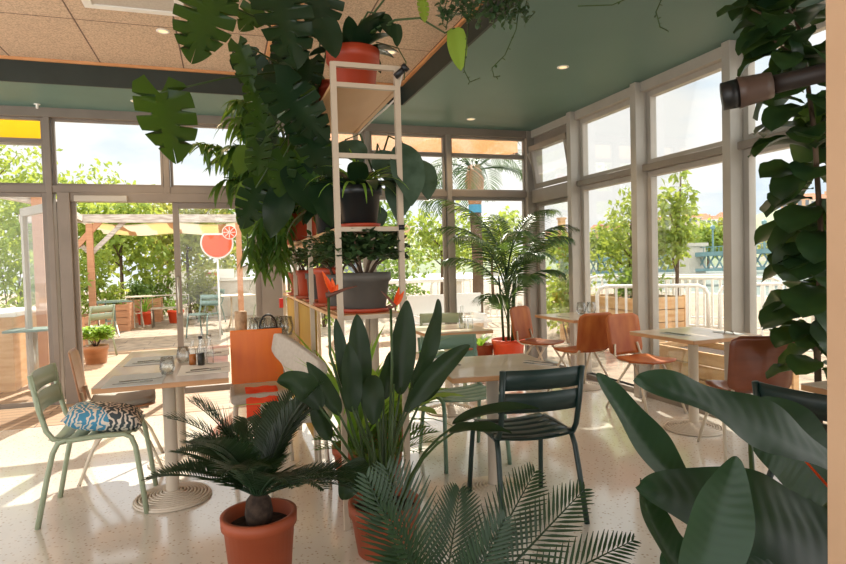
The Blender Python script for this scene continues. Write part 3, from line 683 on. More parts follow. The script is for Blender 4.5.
# strelitzia in front of the shelf
PC = V((.665, 2.66, 0))
t = thing('bird_of_paradise_plant', 'tall bird of paradise plant with orange flowers in a terracotta pot', 'plant', PC)
pot(t, .125, .16, .235, 'terracotta', .035)
def strel(bx, by, tx, ty, W, Y0, Y1, face=(0, -1, .25), arch=(0, 0, 0), wave=.045, fold=.42, root=(0, 0), prof=rov, roll=0):
    W *= .97; fold = max(fold, .38)
    b, tp = at(bx, by, Y=Y0)-PC, at(tx, ty, Y=Y1)-PC
    o = obj('leaf', leaf2(MB(), b, tp, W, face, arch, prof, 60, 3, fold, wave, .008, roll=roll), M['strel'], t, True)
    r_ = V((root[0], root[1], .20)); mid = r_.lerp(b, .5)+V((0, 0, .06 if b.z > .4 else .14))
    obj('petiole', MB().tube([r_, r_.lerp(mid, .5)+V((0, 0, .02)), mid, mid.lerp(b, .55), b+(tp-b)*.08], .0085, 7, .005), M['stem'], o, True)
strel(360, 400, 357, 314, .115, 2.66, 2.70, fold=.25)
strel(353, 405, 336, 318, .07, 2.60, 2.62, (-.6, -1, .2))
strel(400, 395, 407, 300, .125, 2.72, 2.78, (-.3, -1, .1))
strel(411, 388, 438, 299, .10, 2.66, 2.70, (.4, -1, .1), (.02, 0, 0))
strel(340, 415, 306, 362, .085, 2.55, 2.5, (.3, -1, .4), root=(-.05, -.03))
strel(322, 408, 277, 381, .12, 2.45, 2.38, (.2, -1, .6), (0, 0, .03), root=(-.06, -.04))
strel(352, 412, 348, 342, .10, 2.56, 2.55, (.2, -1, .2))
strel(372, 375, 373, 425, .10, 2.62, 2.55, (-.3, -1, .2), (0, -.02, .01))
strel(365, 460, 343, 500, .11, 2.50, 2.47, (-.2, -1, .5), (-.01, -.03, .02), root=(-.03, -.06))
strel(405, 412, 470, 345, .10, 2.62, 2.58, (.35, -1, .7), (0, 0, .03))
strel(420, 402, 452, 352, .09, 2.70, 2.75, (.2, -1, .4))
strel(383, 400, 392, 350, .09, 2.75, 2.8, (.1, -1, .1))
strel(330, 440, 312, 398, .08, 2.60, 2.62, (-.4, -1, .3), root=(-.07, 0))
strel(452, 424, 540, 409, .085, 2.50, 2.42, (.05, -.35, 1), (0, 0, .025), wave=.03, root=(.07, 0))
strel(449, 432, 512, 433, .09, 2.44, 2.36, (.1, -.3, 1), (0, 0, .012), wave=.05, root=(.06, -.04))
for k in range(10):
    a = k*2.4; q = V((.09*math.cos(a)*random.random(), .09*math.sin(a)*random.random(), .20)); e_ = q+V((jit(.07)+.06*math.cos(a), jit(.05), random.uniform(.35, .6)))
    obj('stalk', MB().tube([q, q.lerp(e_, .5)+V((0, 0, .03)), e_], .007, 6, .0035), M['stem'], t, True)
def flower(bx, by, stem_to, beak, Y0, petals):
    b = at(bx, by, Y=Y0)-PC; k = at(*beak, Y=Y0)-PC
    fl = obj('flower', MB(), M['flower'], t, True); m = MB()
    for (px, py) in petals:
        e_ = at(px, py, Y=Y0)-PC; leaf2(m, b, e_, .024, (.3, -1, .1), (0, 0, 0), lance, 8, 1, .3)
    me = bpy.data.meshes.new('flower'); me.from_pydata(m.v, [], m.f); me.materials.append(M['flower']); fl.data = me
    obj('bract', MB().tube([b+V((-.03, 0, -.005)), b+V((.0, -.0, 0)), b.lerp(k, .5)+V((0, 0, .004)), k], .013, 8, .002), M['beak'], fl, True)
    pts = [V((stem_to[0], stem_to[1], .2))]; s2 = at(bx-3, by+60, Y=Y0)-PC
    obj('flower_stem', MB().tube(pts+[pts[0].lerp(s2, .5)+V((-.005, 0, 0)), s2, b+V((-.02, 0, 0))], .008, 7, .006), M['stem'], fl, True)
flower(333, 294, (-.03, -.02), (357, 286), 2.55, ((322, 271), (326, 276), (332, 278), (338, 284)))
flower(395, 306, (.02, 0), (381, 291), 2.62, ((399, 287), (397, 292), (404, 291)))

# kentia palm in the corner
PK = V((3.08, 6.22, 0))
t = thing('potted_palm', 'tall feathery palm in a bright red orange pot in the far corner', 'plant', PK)
pot(t, .14, .185, .42, 'redpot', .035)
for k in range(7):
    a = k*1.1; obj('cane', MB().tube([(.06*math.cos(a), .06*math.sin(a), .36), (.08*math.cos(a), .08*math.sin(a), .8), (.11*math.cos(a), .11*math.sin(a), 1.15)], .014, 8, .009), M['stem'], t, True)
def pal(tx, ty, dy, z0=.75, b=(0, 0), ll=.30, dr=1.2, n=26, el=None):
    tip = at(tx, ty, Y=6.22+dy)-PK; base = V((b[0], b[1], z0)); h = tip-base
    d = V((h.x*.8, h.y, max(.3, h.z+abs(h.x)*1.3+.4))).normalized()
    frond(t, 'frond', base, d, h.length*1.22, M['palm'], .021, ll*1.2, 30, dr+.55, start=.22, ldroop=1.3, vee=.0)
for a in ((457, 238, -.3, .9), (470, 214, .1, 1.0), (548, 215, -.2, 1.0), (500, 195, .2, 1.1), (565, 292, -.3, .8), (540, 198, .15, 1.15), (512, 215, -.4, 1.0), (452, 262, .1, .8), (560, 245, .1, .9), (482, 315, -.35, .6), (530, 235, -.5, .9), (476, 180, .1, 1.1), (520, 260, -.5, .7), (556, 232, -.35, 1.0)):
    pal(*a)
t = thing('plant_pot', 'dull red pot on the floor just left of the palm pot', 'pot', (2.80, 6.38, 0)); pot(t, .12, .15, .36, 'terracotta', .03)
for k in range(9):
    a = k*2.4; obj('leaf', leaf(MB(), (0, 0, .31), (math.cos(a)*.5, math.sin(a)*.5, .8), .28, .05, droop=1.0), M['grass'], t, True)

# fiddle leaf fig
PF = V((3.19, 2.50, 0))
t = thing('fiddle_leaf_fig', 'fiddle leaf fig tree with big dark leaves beside the right pillar', 'plant', PF)
pot(t, .13, .17, .30, 'darkpot', .03)
spine = [V((0, 0, .25)), V((.01, .02, .8)), V((.02, 0, 1.4)), V((-.03, 0, 2.0)), V((-.12, 0, 2.5)), V((-.25, -.02, 2.78))]
obj('trunk', MB().tube(spine, .02, 9, .009), M['trunk'], t, True)
def along(z):
    for i in range(len(spine)-1):
        if spine[i].z <= z <= spine[i+1].z: return spine[i].lerp(spine[i+1], (z-spine[i].z)/(spine[i+1].z-spine[i].z))
    return spine[-1]
k = 0; z = .66
while z < 2.76:
    for q in range(3):
        a = k*2.39996+jit(.4); k += 1; p = along(min(z+jit(.02), 2.77))
        el = jit(.5)+.05; d = V((math.cos(a)*math.cos(el)-.18, math.sin(a)*math.cos(el)*.9-.1, math.sin(el)))
        obj('leaf', leaf(MB(), p+d*.03, d, random.uniform(.26, .36)*(.8 if z < .95 else 1), random.uniform(.21, .28)*(.85 if z < .95 else 1), droop=random.uniform(.5, 1.5), fold=.22, prof=obov, nu=10, nv=3, wave=.035, up=(jit(.4), -.25+jit(.3), 1)), M['fig'], t, True)
    z += .062
for (z0, dx) in ((2.45, -.42), (2.62, -.5), (2.3, -.30)):
    p = along(z0); e_ = p+V((dx, -.05, .16)); obj('branch', MB().tube([p, p.lerp(e_, .5)+V((0, 0, .04)), e_], .009, 7, .005), M['trunk'], t, True)
    for q in range(6):
        u = .35+.65*q/5; a = q*2.2; d = V((-.6+math.cos(a)*.7, math.sin(a)*.6-.2, jit(.5)+.1))
        obj('leaf', leaf(MB(), p.lerp(e_, u)+V((0, 0, .02)), d, random.uniform(.2, .28), random.uniform(.15, .19), droop=1., fold=.2, prof=obov, nu=10, nv=3, wave=.03, up=(0, -.4, 1)), M['fig'], t, True)
# dark tube lamp crossing in front of the fig
t = thing('tubular_spotlight', 'dark tubular spotlight pointing left out of the fiddle leaf fig', 'lamp', at(722, 97, Y=2.02))
e0 = V((0, 0, 0)); e1 = at(772, 85, Y=1.90)-t.location; e2 = at(835, 70, Y=1.75)-t.location; dn = (e1-e0).normalized()
obj('lens', MB().tube([e0, e0.lerp(e1, .35)], .058, 20, .06), M['black'], t, True)
obj('barrel', MB().tube([e0.lerp(e1, .33), e0.lerp(e1, .5), e0.lerp(e1, .85), e1], .066, 20, .052), mat('brown_metal', '5A463C', .4), t, True)
obj('arm', MB().tube([e1, e2, e2+(e2-e1)*.6], .038, 16), mat('dark_brown_tube', '2A211D', .5), t, True)

# big foreground leaves right
PB = V((1.55, 1.42, 0))
t = thing('broad_leaved_plant', 'large plant with broad ribbed dark green leaves in the front right corner', 'plant', PB)
pot(t, .13, .17, .26, 'terracotta', .03)
def fl(bx, by, Yb, tx, ty, Yt, W, face, arch=(0, 0, 0), wave=.03, fold=.18, prof=rov, roll=0, root=True):
    b, tp = at(bx, by, Y=Yb)-PB, at(tx, ty, Y=Yt)-PB
    o = obj('leaf', leaf2(MB(), b, tp, W, face, arch, prof, 90, 5, fold, wave, .011, roll=roll), M['fore'], t, True)
    r_ = V((0, 0, .24)); md = r_.lerp(b, .55)+V((0, 0, .05))
    obj('petiole', MB().tube([r_, r_.lerp(md, .5)+V((0, 0, .03)), md, b, b.lerp(tp, .1)], .011, 8, .006), M['stem'], o, True)
fl(858, 478, 1.28, 636, 377, 1.45, .185, (-.1, -.8, 1), (0, 0, .022), .10, .16)
fl(694, 500, 1.40, 597, 373, 1.55, .155, (.45, -.9, .15), (-.01, 0, -.01), .03, .3)
fl(748, 405, 1.70, 838, 512, 1.55, .27, (-.35, -1, .3), (.02, 0, .02), .05, .15)
fl(870, 560, 1.22, 636, 487, 1.34, .27, (-.1, -.85, .7), (0, 0, .012), .06, .14)
fl(692, 610, 1.14, 736, 456, 1.18, .165, (-.35, -1, .1), (0, 0, 0), .03, .3)
fl(720, 600, 1.25, 640, 478, 1.4, .16, (.5, -.8, .5), (-.05, 0, -.01), .03, .25)
fl(865, 610, 1.18, 745, 565, 1.20, .22, (0, -.5, 1), (0, 0, .04), .05, .1)
fl(810, 570, 1.34, 760, 515, 1.5, .25, (-.2, -.9, .6), (0, 0, .01), .04, .15)
fl(700, 560, 1.5, 672, 600, 1.45, .2, (0, -.9, .6), (0, 0, .02), .04, .15)
obj('petiole', MB().tube([at(845, 505, Y=1.3)-PB, at(800, 455, Y=1.36)-PB, at(780, 442, Y=1.4)-PB], .005, 6, .002), M['flower'], t, True)

# --- shelf plants
def shelfy(px, py, Y): return at(px, py, Y=Y)
def tuft(t, n, L_, W, z, m, el0=20, el1=80, droop=1.2, prof=lance, fold=.25, r=.03):
    for k in range(n):
        a = k*2.39996+jit(.3); el = math.radians(random.uniform(el0, el1)); d = (math.cos(a)*math.cos(el), math.sin(a)*math.cos(el), math.sin(el))
        obj('leaf', leaf(MB(), (r*math.cos(a), r*math.sin(a), z), d, L_*random.uniform(.7, 1.1), W*random.uniform(.8, 1.1), droop=droop*random.uniform(.7, 1.3), fold=fold, prof=prof, nu=8), M[m], t, True)
def bushy(t, n, R, H, z, m, lf=.05, wf=.026, stems=7, flat=.8):
    f = MB(); s_ = MB()
    ends = []
    for k in range(stems):
        a = k*2.4; e_ = V((R*.75*math.cos(a), R*.75*math.sin(a), z+H*random.uniform(.45, .85))); ends.append(e_)
        s_.tube([V((.015*math.cos(a), .015*math.sin(a), z)), V((R*.3*math.cos(a), R*.3*math.sin(a), z+H*.3)), e_], .009, 6, .004)
    for k in range(n):
        a = random.random()*6.283; u = random.random()**.5; ph = random.uniform(-.25, 1.35)
        c = V((R*u*math.cos(a)*math.cos(ph*.6), R*u*math.sin(a)*math.cos(ph*.6), z+H*(.5+.5*math.sin(ph)*u)))
        d = V((math.cos(a)+jit(.6), math.sin(a)+jit(.6), jit(.7)+.2))
        leaf(f, c, d, lf*random.uniform(.7, 1.2), wf, droop=.4, fold=.2, prof=ov, nu=4, nv=1, up=(jit(.5), jit(.5), 1))
    obj('stems', s_, M['trunk'], t, True); obj('leaves', f, M[m], t, True)
# top shelf z 2.235 (board top 2.229)
TP = 2.2295
t1 = thing('potted_philodendron', 'red orange pot with climbing dark leaves on top of the tall shelf', 'plant', (.69, 3.17, TP)); pot(t1, .105, .135, .235, 'orange_pot', .04)
def mleaf(t, org, px, py, tx, ty, Y0, Y1, W, m='monstera', slits=7, face=(0, -1, .3), pet=None, arch=(0, 0, 0), prof=heart, wave=.03, fold=.22):
    b, tp = at(px, py, Y=Y0)-org, at(tx, ty, Y=Y1)-org
    o = obj('leaf', leaf2(MB(), b, tp, W, face, arch, prof, 84 if slits else 14, 5, fold, wave, 0, slits=slits), M[m], t, True)
    if pet:
        pts = [at(x, y, Y=yy)-org for x, y, yy in pet]
        obj('petiole', MB().tube(pts+[b], .0065, 7, .004), M['stem'], o, True)
    return o
o1 = V((.69, 3.17, TP))
tuft(t1, 14, .30, .11, .2, 'darkleaf', 25, 85, 1.3, ov, .2)
mleaf(t1, o1, 322, 18, 336, 58, 3.0, 2.95, .14, 'darkleaf', 0, wave=.03, pet=((345, 45, 3.17), (330, 25, 3.08)))
mleaf(t1, o1, 382, 14, 392, 38, 3.0, 2.95, .075, 'darkleaf', 0, pet=((352, 40, 3.15), (368, 12, 3.05)))
mleaf(t1, o1, 396, 24, 397, 47, 2.95, 2.93, .06, 'darkleaf', 0, pet=((355, 42, 3.15), (380, 26, 3.0)))
mleaf(t1, o1, 374, 16, 380, 33, 3.05, 3.0, .06, 'darkleaf', 0, pet=((350, 42, 3.17), (362, 20, 3.1)))
mleaf(t1, o1, 455, 28, 461, 71, 2.75, 2.72, .095, 'bright', 0, pet=((356, 42, 3.15), (395, 20, 2.95), (420, 18, 2.85), (445, 33, 2.77)), face=(-.5, -1, .2))
mleaf(t1, o1, 422, 0, 424, 20, 2.85, 2.8, .06, 'bright', 5, pet=((352, 42, 3.15), (390, -8, 3.0)))
for k, (pp, lab) in enumerate((([(400, 40, 3.1), (404, 60, 3.0), (408, 75, 2.95)], 0),)):
    obj('tendril', MB().tube([at(376, 42, Y=3.15)-o1, at(398, 48, Y=3.0)-o1, at(406, 62, Y=2.95)-o1, at(404, 80, Y=2.93)-o1], .003, 5), M['stem'], t1, True)
# second pot at far end of the top board with the monstera
o2 = V((.66, 3.72, TP)); t2 = thing('potted_monstera', 'large monstera with split leaves trailing from a red pot high on the shelf', 'plant', o2); pot(t2, .10, .125, .21, 'orange_pot', .035)
J = (318, 96, 3.66)
for a in ((160, 93, 173, 148, 3.1, 3.0, .37, 'monstera', 5, (.3, -1, .2), (J, (280, 72, 3.4), (225, 78, 3.2))),
          (212, 0, 196, 48, 2.95, 2.9, .36, 'monstera', 6, (-.1, -1, -.1), (J, (305, 55, 3.5), (262, 20, 3.1), (235, 8, 3.0))),
          (275, -8, 292, 52, 3.0, 2.98, .40, 'darkleaf', 6, (.2, -1, .1), (J, (320, 40, 3.4), (300, 5, 3.1))),
          (238, 44, 252, 86, 3.3, 3.3, .16, 'monstera', 5, (-.3, -1, .3), (J, (290, 70, 3.5), (255, 50, 3.35))),
          (276, 84, 318, 132, 3.2, 3.1, .36, 'darkleaf', 7, (-.1, -1, .4), (J, (300, 85, 3.4))),
          (252, 88, 262, 118, 3.4, 3.35, .16, 'monstera', 5, (-.2, -1, .2), (J, (280, 80, 3.5))),
          (325, -14, 318, 26, 3.1, 3.1, .30, 'darkleaf', 6, (0, -1, .1), (J, (330, 30, 3.4))),
          (258, 120, 270, 160, 3.5, 3.45, .24, 'monstera', 6, (-.3, -1, .3), (J, (285, 105, 3.55))),
          (300, 128, 330, 175, 3.15, 3.05, .27, 'darkleaf', 6, (.1, -1, .3), (J, (310, 112, 3.4))),
          (292, 165, 316, 215, 3.2, 3.1, .26, 'darkleaf', 0, (.1, -1, .2), (J, (300, 135, 3.4))),
          (262, 166, 276, 206, 3.6, 3.5, .26, 'monstera', 0, (-.2, -1, .2), (J, (280, 130, 3.6))),
          (318, 182, 332, 228, 3.12, 3.05, .20, 'darkleaf', 0, (.2, -1, .2), (J, (318, 150, 3.3))),
          (246, 60, 270, 100, 3.8, 3.8, .30, 'darkleaf', 5, (-.1, -1, .2), (J, (280, 60, 3.8))),
          (310, 60, 300, 95, 3.4, 3.35, .24, 'darkleaf', 5, (0, -1, .3), (J, (318, 70, 3.5))),
          (285, 185, 270, 238, 3.3, 3.25, .22, 'darkleaf', 0, (-.2, -1, .1), (J, (295, 150, 3.4))),
          (268, 0, 246, 24, 3.4, 3.4, .24, 'monstera', 5, (-.2, -1, .0), (J, (300, 40, 3.5)))):
    mleaf(t2, o2, *a[:6], a[6]*.74, a[7], a[8], a[9], a[10])
for k in range(26):
    px = random.uniform(246, 326); py = random.uniform(40, 205); yy = random.uniform(3.2, 3.85)
    mleaf(t2, o2, px, py, px+jit(16), py+random.uniform(22, 42), yy, yy-.06, random.uniform(.11, .19), ('monstera', 'hang', 'darkleaf')[k % 3], (5, 0)[k % 2], (jit(.7), -1, random.uniform(0, .6)), (J, ((J[0]+px)/2+6, (J[1]+py)/2-14, (3.66+yy)/2)), wave=.03)
obj('stem', MB().tube([(0, 0, .18), (-.1, -.15, .25), (-.2, -.25, .18), (-.25, -.3, -.1), (-.2, -.3, -.5)], .014, 8, .009), M['stem'], t2, True)
for k in range(5):
    x = -.22+jit(.08); y = -.3+jit(.1); obj('aerial_root', MB().tube([(x, y, .1), (x+jit(.04), y, -.2), (x+jit(.06), y+jit(.03), -.55)], .0035, 5), M['trunk'], t2, True)
# second shelf board top 1.519
B2 = 1.5195
o3 = V((.685, 3.10, B2)); t3 = thing('potted_spider_plant', 'strap leaved plant in a black pot on an orange saucer, middle shelf', 'plant', o3); saucer(t3, .10, 'orange_pot'); pot(t3, .085, .115, .21, 'darkpot', .03, z=.007)
tuft(t3, 26, .32, .022, .19, 'grass', 30, 80, 1.9, lance, .3, .02)
tuft(t3, 14, .30, .10, .19, 'darkleaf', 20, 70, 1.2, ov, .2, .03)
o4 = V((.74, 3.40, B2)); t4 = thing('potted_begonia', 'begonia with big silvery hanging leaves at the right side of the shelf', 'plant', o4); pot(t4, .075, .10, .19, 'darkpot', .03)
for a in ((402, 142, 412, 206, 3.0, 2.9, .20), (418, 158, 428, 200, 3.1, 3.0, .17), (398, 170, 398, 222, 3.1, 3.05, .17), (380, 150, 392, 185, 3.25, 3.2, .18), (376, 205, 378, 230, 3.3, 3.3, .12), (345, 140, 360, 165, 3.3, 3.2, .18)):
    mleaf(t4, o4, *a, 'begonia', 0, (.2, -1, .2), ((375, 178, 3.4), ((375+a[0])/2, a[1]-6, 3.25)), prof=ov, wave=.03, fold=.2)
o5 = V((.62, 3.62, B2)); t5 = thing('potted_rubber_plant', 'dark glossy leaved plant in a dark pot deep on the middle shelf', 'plant', o5); pot(t5, .08, .10, .18, 'darkpot', .03)
tuft(t5, 26, .30, .11, .15, 'darkleaf', 0, 80, 1.2, ov, .2)
o6 = V((.56, 4.55, B2)); t6 = thing('drooping_lance_leaf_plant', 'bushy light green plant with long drooping leaves left of the shelf', 'plant', o6); pot(t6, .10, .125, .2, 'orange_pot', .035)
stems = []
for k in range(15):
    a = math.radians(120+k*17) if k < 11 else k*1.7; Rr = random.uniform(.3, .62); Hh = random.uniform(.15, 1.0)
    e_ = V((Rr*math.cos(a)*1.05-.10, Rr*math.sin(a)*.8, .18+Hh))
    o = obj('branch', MB().tube([(0, 0, .17), V((e_.x*.3, e_.y*.3, .17+Hh*.7+.1)), e_*.75+V((0, 0, .12)), e_], .009, 6, .004), M['stem'], t6, True)
    m = MB()
    for q in range(64):
        u = .3+.7*q/63; p = V((e_.x*u, e_.y*u, .17+(Hh)*min(1, u*1.25))); aa = q*2.4
        d = V((math.cos(aa)*.75-.15, math.sin(aa)*.75, -.35+jit(.35)))
        leaf(m, p, d, random.uniform(.15, .27), .044, droop=.9, fold=.25, prof=lance, nu=5, nv=1)
    obj('leaves', m, M['hang'], o, True)
for k in range(6):   # low hanging shoots
    e_ = V((-.30+.12*k/5*2-.1, -.1+jit(.2), -.10-.06*(k % 3))); o = obj('branch', MB().tube([(0, 0, .17), (e_.x*.7, e_.y*.7, .28), (e_.x, e_.y, .1), e_], .008, 6, .003), M['stem'], t6, True); m = MB()
    for q in range(40):
        u = q/39; p = V((e_.x*(.6+.4*u), e_.y*(.6+.4*u), .28-(.28-e_.z)*u)); aa = q*2.4
        leaf(m, p, V((math.cos(aa)*.6, math.sin(aa)*.6, -.6)), random.uniform(.14, .2), .03, droop=.5, fold=.25, prof=lance, nu=5, nv=1)
    obj('leaves', m, M['hang'], o, True)
o7 = V((.62, 5.4, B2)); t7 = thing('potted_shrub', 'leafy green shrub in a terracotta pot at the far end of the middle shelf', 'plant', o7); pot(t7, .09, .12, .2, 'terracotta', .03); bushy(t7, 420, .35, .7, .17, 'hang', .14, .05)
# lower shelf, board top 1.079
B3 = 1.0795
o8 = V((.70, 3.10, B3)); t8 = thing('potted_jade_plant', 'jade plant with small fleshy leaves in a large grey pot, lower shelf', 'plant', o8); saucer(t8, .125, 'orange_pot'); pot(t8, .105, .135, .20, 'greypot', .03, z=.007); bushy(t8, 950, .23, .26, .17, 'jade', .046, .032, 9)
for (x, y, s_, pm, lab, sc) in ((.60, 3.36, .055, 'greypot', 'small grey pot with jade leaves just behind the large grey pot', 1), (.605, 3.66, .085, 'orange_pot', 'orange pot with bushy green leaves, third along the lower shelf', 1.2), (.60, 4.15, .07, 'greypot', 'grey brown pot with small leaves beside the second frame post', 1), (.60, 4.62, .08, 'orange_pot', 'orange pot near the far end of the lower shelf', 1.1), (.60, 5.2, .08, 'terracotta', 'farthest terracotta pot on the lower shelf', 1)):
    q = thing('potted_succulent', lab, 'plant', (x, y, B3), 0, 'pots on the lower shelf'); saucer(q, s_+.005, 'terracotta'); pot(q, s_*.75, s_, .19*sc, pm, .025, z=.007); bushy(q, 200, .13*sc, .20*sc, .17*sc, 'jade', .045, .026, 6)
# floor plants under the shelf
t = thing('strap_leaf_plant', 'bright strap leaved plant on the floor under the shelf', 'plant', (.70, 3.48, 0)); pot(t, .10, .13, .26, 'terracotta', .03)
tuft(t, 34, .85, .035, .22, 'grass', 55, 88, 1.0, lance, .25, .04)
t = thing('broad_leaf_floor_plant', 'bright round leaved plant on the floor behind the bird of paradise', 'plant', (.95, 3.75, 0)); pot(t, .10, .13, .26, 'terracotta', .03)
tuft(t, 22, .62, .17, .22, 'bright', 50, 88, 1.1, ov, .15, .03); tuft(t, 30, .55, .03, .22, 'hang', 40, 85, 1.2)
t = thing('small_floor_palm', 'small feathery plant on the floor behind the bird of paradise stalks', 'plant', (.78, 3.25, 0)); pot(t, .09, .11, .18, 'orange_pot', .03)
for k in range(12):
    a = k*2.4; frond(t, 'frond', (0, 0, .15), (math.cos(a)*.6, math.sin(a)*.6, .75), .42, M['hang'], .012, .12, 16, 1.1)
# trailing vine hanging from above the frame
TV = V((1.15, 2.55, HW)); t = thing('trailing_vine', 'thin trailing vine with tiny leaves hanging from the ceiling, top centre', 'plant', TV)
obj('hanging_basket', MB().lathe([(.0001, -.16), (.07, -.16), (.10, -.08), (.105, 0), (.09, 0), (.0001, -.02)], 24), M['darkpot'], t, True)
def vine(pts, n, lw=.022, m='jade'):
    P = [at(x, y, Y=yy)-TV for x, y, yy in pts]; o = obj('vine_strand', MB().tube(P, .0025, 5), M['stem'], t, True); f = MB()
    for k in range(n):
        u = (k+.5)/n*(len(P)-1); i = min(len(P)-2, int(u)); p = P[i].lerp(P[i+1], u-i)
        leaf(f, p, (jit(), jit(), jit()), lw*random.uniform(.8, 1.5), lw*.9, droop=.3, prof=ov, nu=3, nv=1)
    obj('vine_leaves', f, M[m], o, True)
for k in range(18):
    x = 436+k*5; vine([(490+k*2, -25, 2.6), (x+8, -8, 2.5+jit(.1)), (x+4, 8, 2.5), (x+jit(8), random.uniform(15, 30), 2.5)], 28, .024)
vine([(510, -10, 2.6), (519, 8, 2.5), (516, 30, 2.5), (505, 55, 2.5), (492, 68, 2.5), (494, 77, 2.5), (500, 76, 2.5)], 12, .014)
vine([(470, 5, 2.6), (466, 50, 2.5), (464, 70, 2.5), (470, 82, 2.5), (480, 78, 2.5)], 14, .012)
vine([(520, 10, 2.5), (528, 20, 2.5), (535, 12, 2.5)], 8, .016)
TV = V((2.55, 2.0, HC)); t = thing('trailing_vine', 'bare thin vine tendrils under the green ceiling at the top right', 'plant', TV)
obj('hanging_basket', MB().lathe([(.0001, -.13), (.06, -.13), (.08, 0), (.0001, -.02)], 24), M['darkpot'], t, True)
vine([(680, -25, 2.0), (662, -2, 2.0), (656, 12, 2.0), (660, 27, 2.0), (668, 31, 2.0)], 12, .012)
vine([(660, -20, 2.0), (626, -1, 2.0), (612, 5, 2.0), (578, 6, 2.0)], 3, .008)

# ================================================================== OUTSIDE
deckm = brick_mat('terrace_paving', 'A8957F', '9C8973', '75665A', .9, .45, .008, .85, 0, .5, 5)
struct('terrace_ground', MB().bb((-25, YB+.08, -.12), (16, 45, -.02)).bb((XR+.08, -8, -.12), (16, YB+.08, -.02)), deckm)
struct('terrace_step', MB().bb((-6, YB+.08, -.02), (XR, 10.9, .0)), brick_mat('terrace_boards', 'AE8C6C', 'A07E60', '5E4A3C', 2.4, .14, .006, .7, 0))
struct('river', MB().bb((16, -300, -5.2), (400, 600, -5.0)).bb((-300, 45, -5.2), (16, 600, -5.0)), mat('river_water', '63716C', .45, '6E7B76', .2, bump=.3))
struct('quay_wall', MB().bb((15.8, -60, -5.1), (16.2, 45.2, -.02)).bb((-25, 44.8, -5.1), (16, 45.2, -.02)), M['stone'])

def cloud(n, blobs, lf, wf, m=None):
    f = m or MB()
    tot = sum(b[3]**2 for b in blobs)
    for (x, y, z, r) in blobs:
        for k in range(max(20, int(n*r*r/tot))):
            d = V((random.gauss(0, 1), random.gauss(0, 1), random.gauss(0, .9))).normalized(); p = V((x, y, z))+d*r*random.uniform(.45, 1.05)
            leaf(f, p, (jit(), jit(), jit()-.2), lf*random.uniform(.7, 1.3), wf*random.uniform(.8, 1.2), droop=.4, fold=.2, prof=ov, nu=2, nv=1, up=(jit(), jit(), .6))
    return f
def tree(label, p, h, r, m, n=1400, lf=.16, wf=.10, group='trees around the terrace', tr=.06, name='tree', crown=.55, nb=6):
    t = thing(name, label, 'tree', p, 0, group)
    tk = MB().tube([(0, 0, 0), (jit(.05), jit(.05), h*.4), (jit(.1), jit(.1), h*.85)], tr, 8, tr*.4)
    bl = [(0, 0, h*(1-crown*.4), r*.7)]
    for k in range(nb):
        a = k*2.4+jit(.4); z = h*(1-crown)+h*crown*(k+.5)/nb*.95; rr = r*random.uniform(.4, .6); q = V((math.cos(a)*r*.55, math.sin(a)*r*.55, z))
        bl.append((q.x, q.y, q.z, rr)); tk.tube([(0, 0, z*.75), q], tr*.4, 5, tr*.15)
    obj('trunk', tk, M['trunk'], t, True); obj('foliage', cloud(n, bl, lf, wf), M[m], t)
    return t
def bush(label, p, r, h, m, n=700, lf=.12, wf=.06, group='shrubs on the terrace', name='shrub'):
    t = thing(name, label, 'shrub', p, 0, group)
    bl = [(jit(r*.4), jit(r*.4), h*(.3+.5*k/4), r*random.uniform(.6, .9)) for k in range(5)]
    s_ = MB()
    for b in bl: s_.tube([(b[0]*.2, b[1]*.2, 0), b[:3]], .018, 5, .008)
    obj('stems', s_, M['trunk'], t, True); obj('foliage', cloud(n, bl, lf, wf), M[m], t); return t

# left terrace trees and shrubs
G = -.02
tl = (('yellow green leafy tree behind the pergola, left of the forked post', -4.4, 17.5, 3.6, 1.3, 'tree1'), ('yellow green leafy tree behind the two folding tables', -2.6, 17.5, 3.3, 1.2, 'tree1'),
      ('olive green leafy tree seen between the door posts', -1.0, 18.5, 3.3, 1.3, 'tree3'), ('dense green tree behind the cocktail sign', .6, 22, 3.6, 1.7, 'tree2'),
      ('green tree behind the right end of the striped awning', 2.2, 22, 3.8, 1.6, 'tree2'), ('tall green tree at the far left above the weathered beam', -9.5, 21, 6.2, 2.3, 'tree2'),
      ('tall green tree behind the yellow blind at the far left', -7.4, 23, 5.6, 2.1, 'tree1'), ('leafy tree at the left beyond the bar counter', -5.3, 13.5, 2.9, 1.0, 'tree1'),
      ('green tree above the pergola beam over the open door', -5.0, 24, 4.6, 1.9, 'tree1'), ('low green tree above the pergola beam in the middle', -2.2, 26, 4.1, 1.7, 'tree1'))
for lab, x, y, h, r, m in tl: tree(lab, (x, y, G), h, r, m, 1500, .22, .13)
for lab, x, y, r, h, m in (('bushy shrub in the wooden planter near the open door', -3.1, 12.6, .55, 1.9, 'tree1'), ('ornamental grass clump right of the door post', -.7, 16.9, .5, 1.3, 'tree3'), ('low shrub behind the steel bench', -1.95, 18.2, .6, 1.2, 'tree2'),
                           ('leafy shrub behind the far folding table', -2.9, 15.9, .6, 1.9, 'tree1'), ('tall leafy shrub hiding the fence behind the green table', -4.5, 15.4, .7, 2.3, 'tree1'), ('shrub below the cocktail sign', 2.2, 16.3, .6, 1.1, 'tree2')):
    bush(lab, (x, y, G), r, h, m, 800, .16, .07)
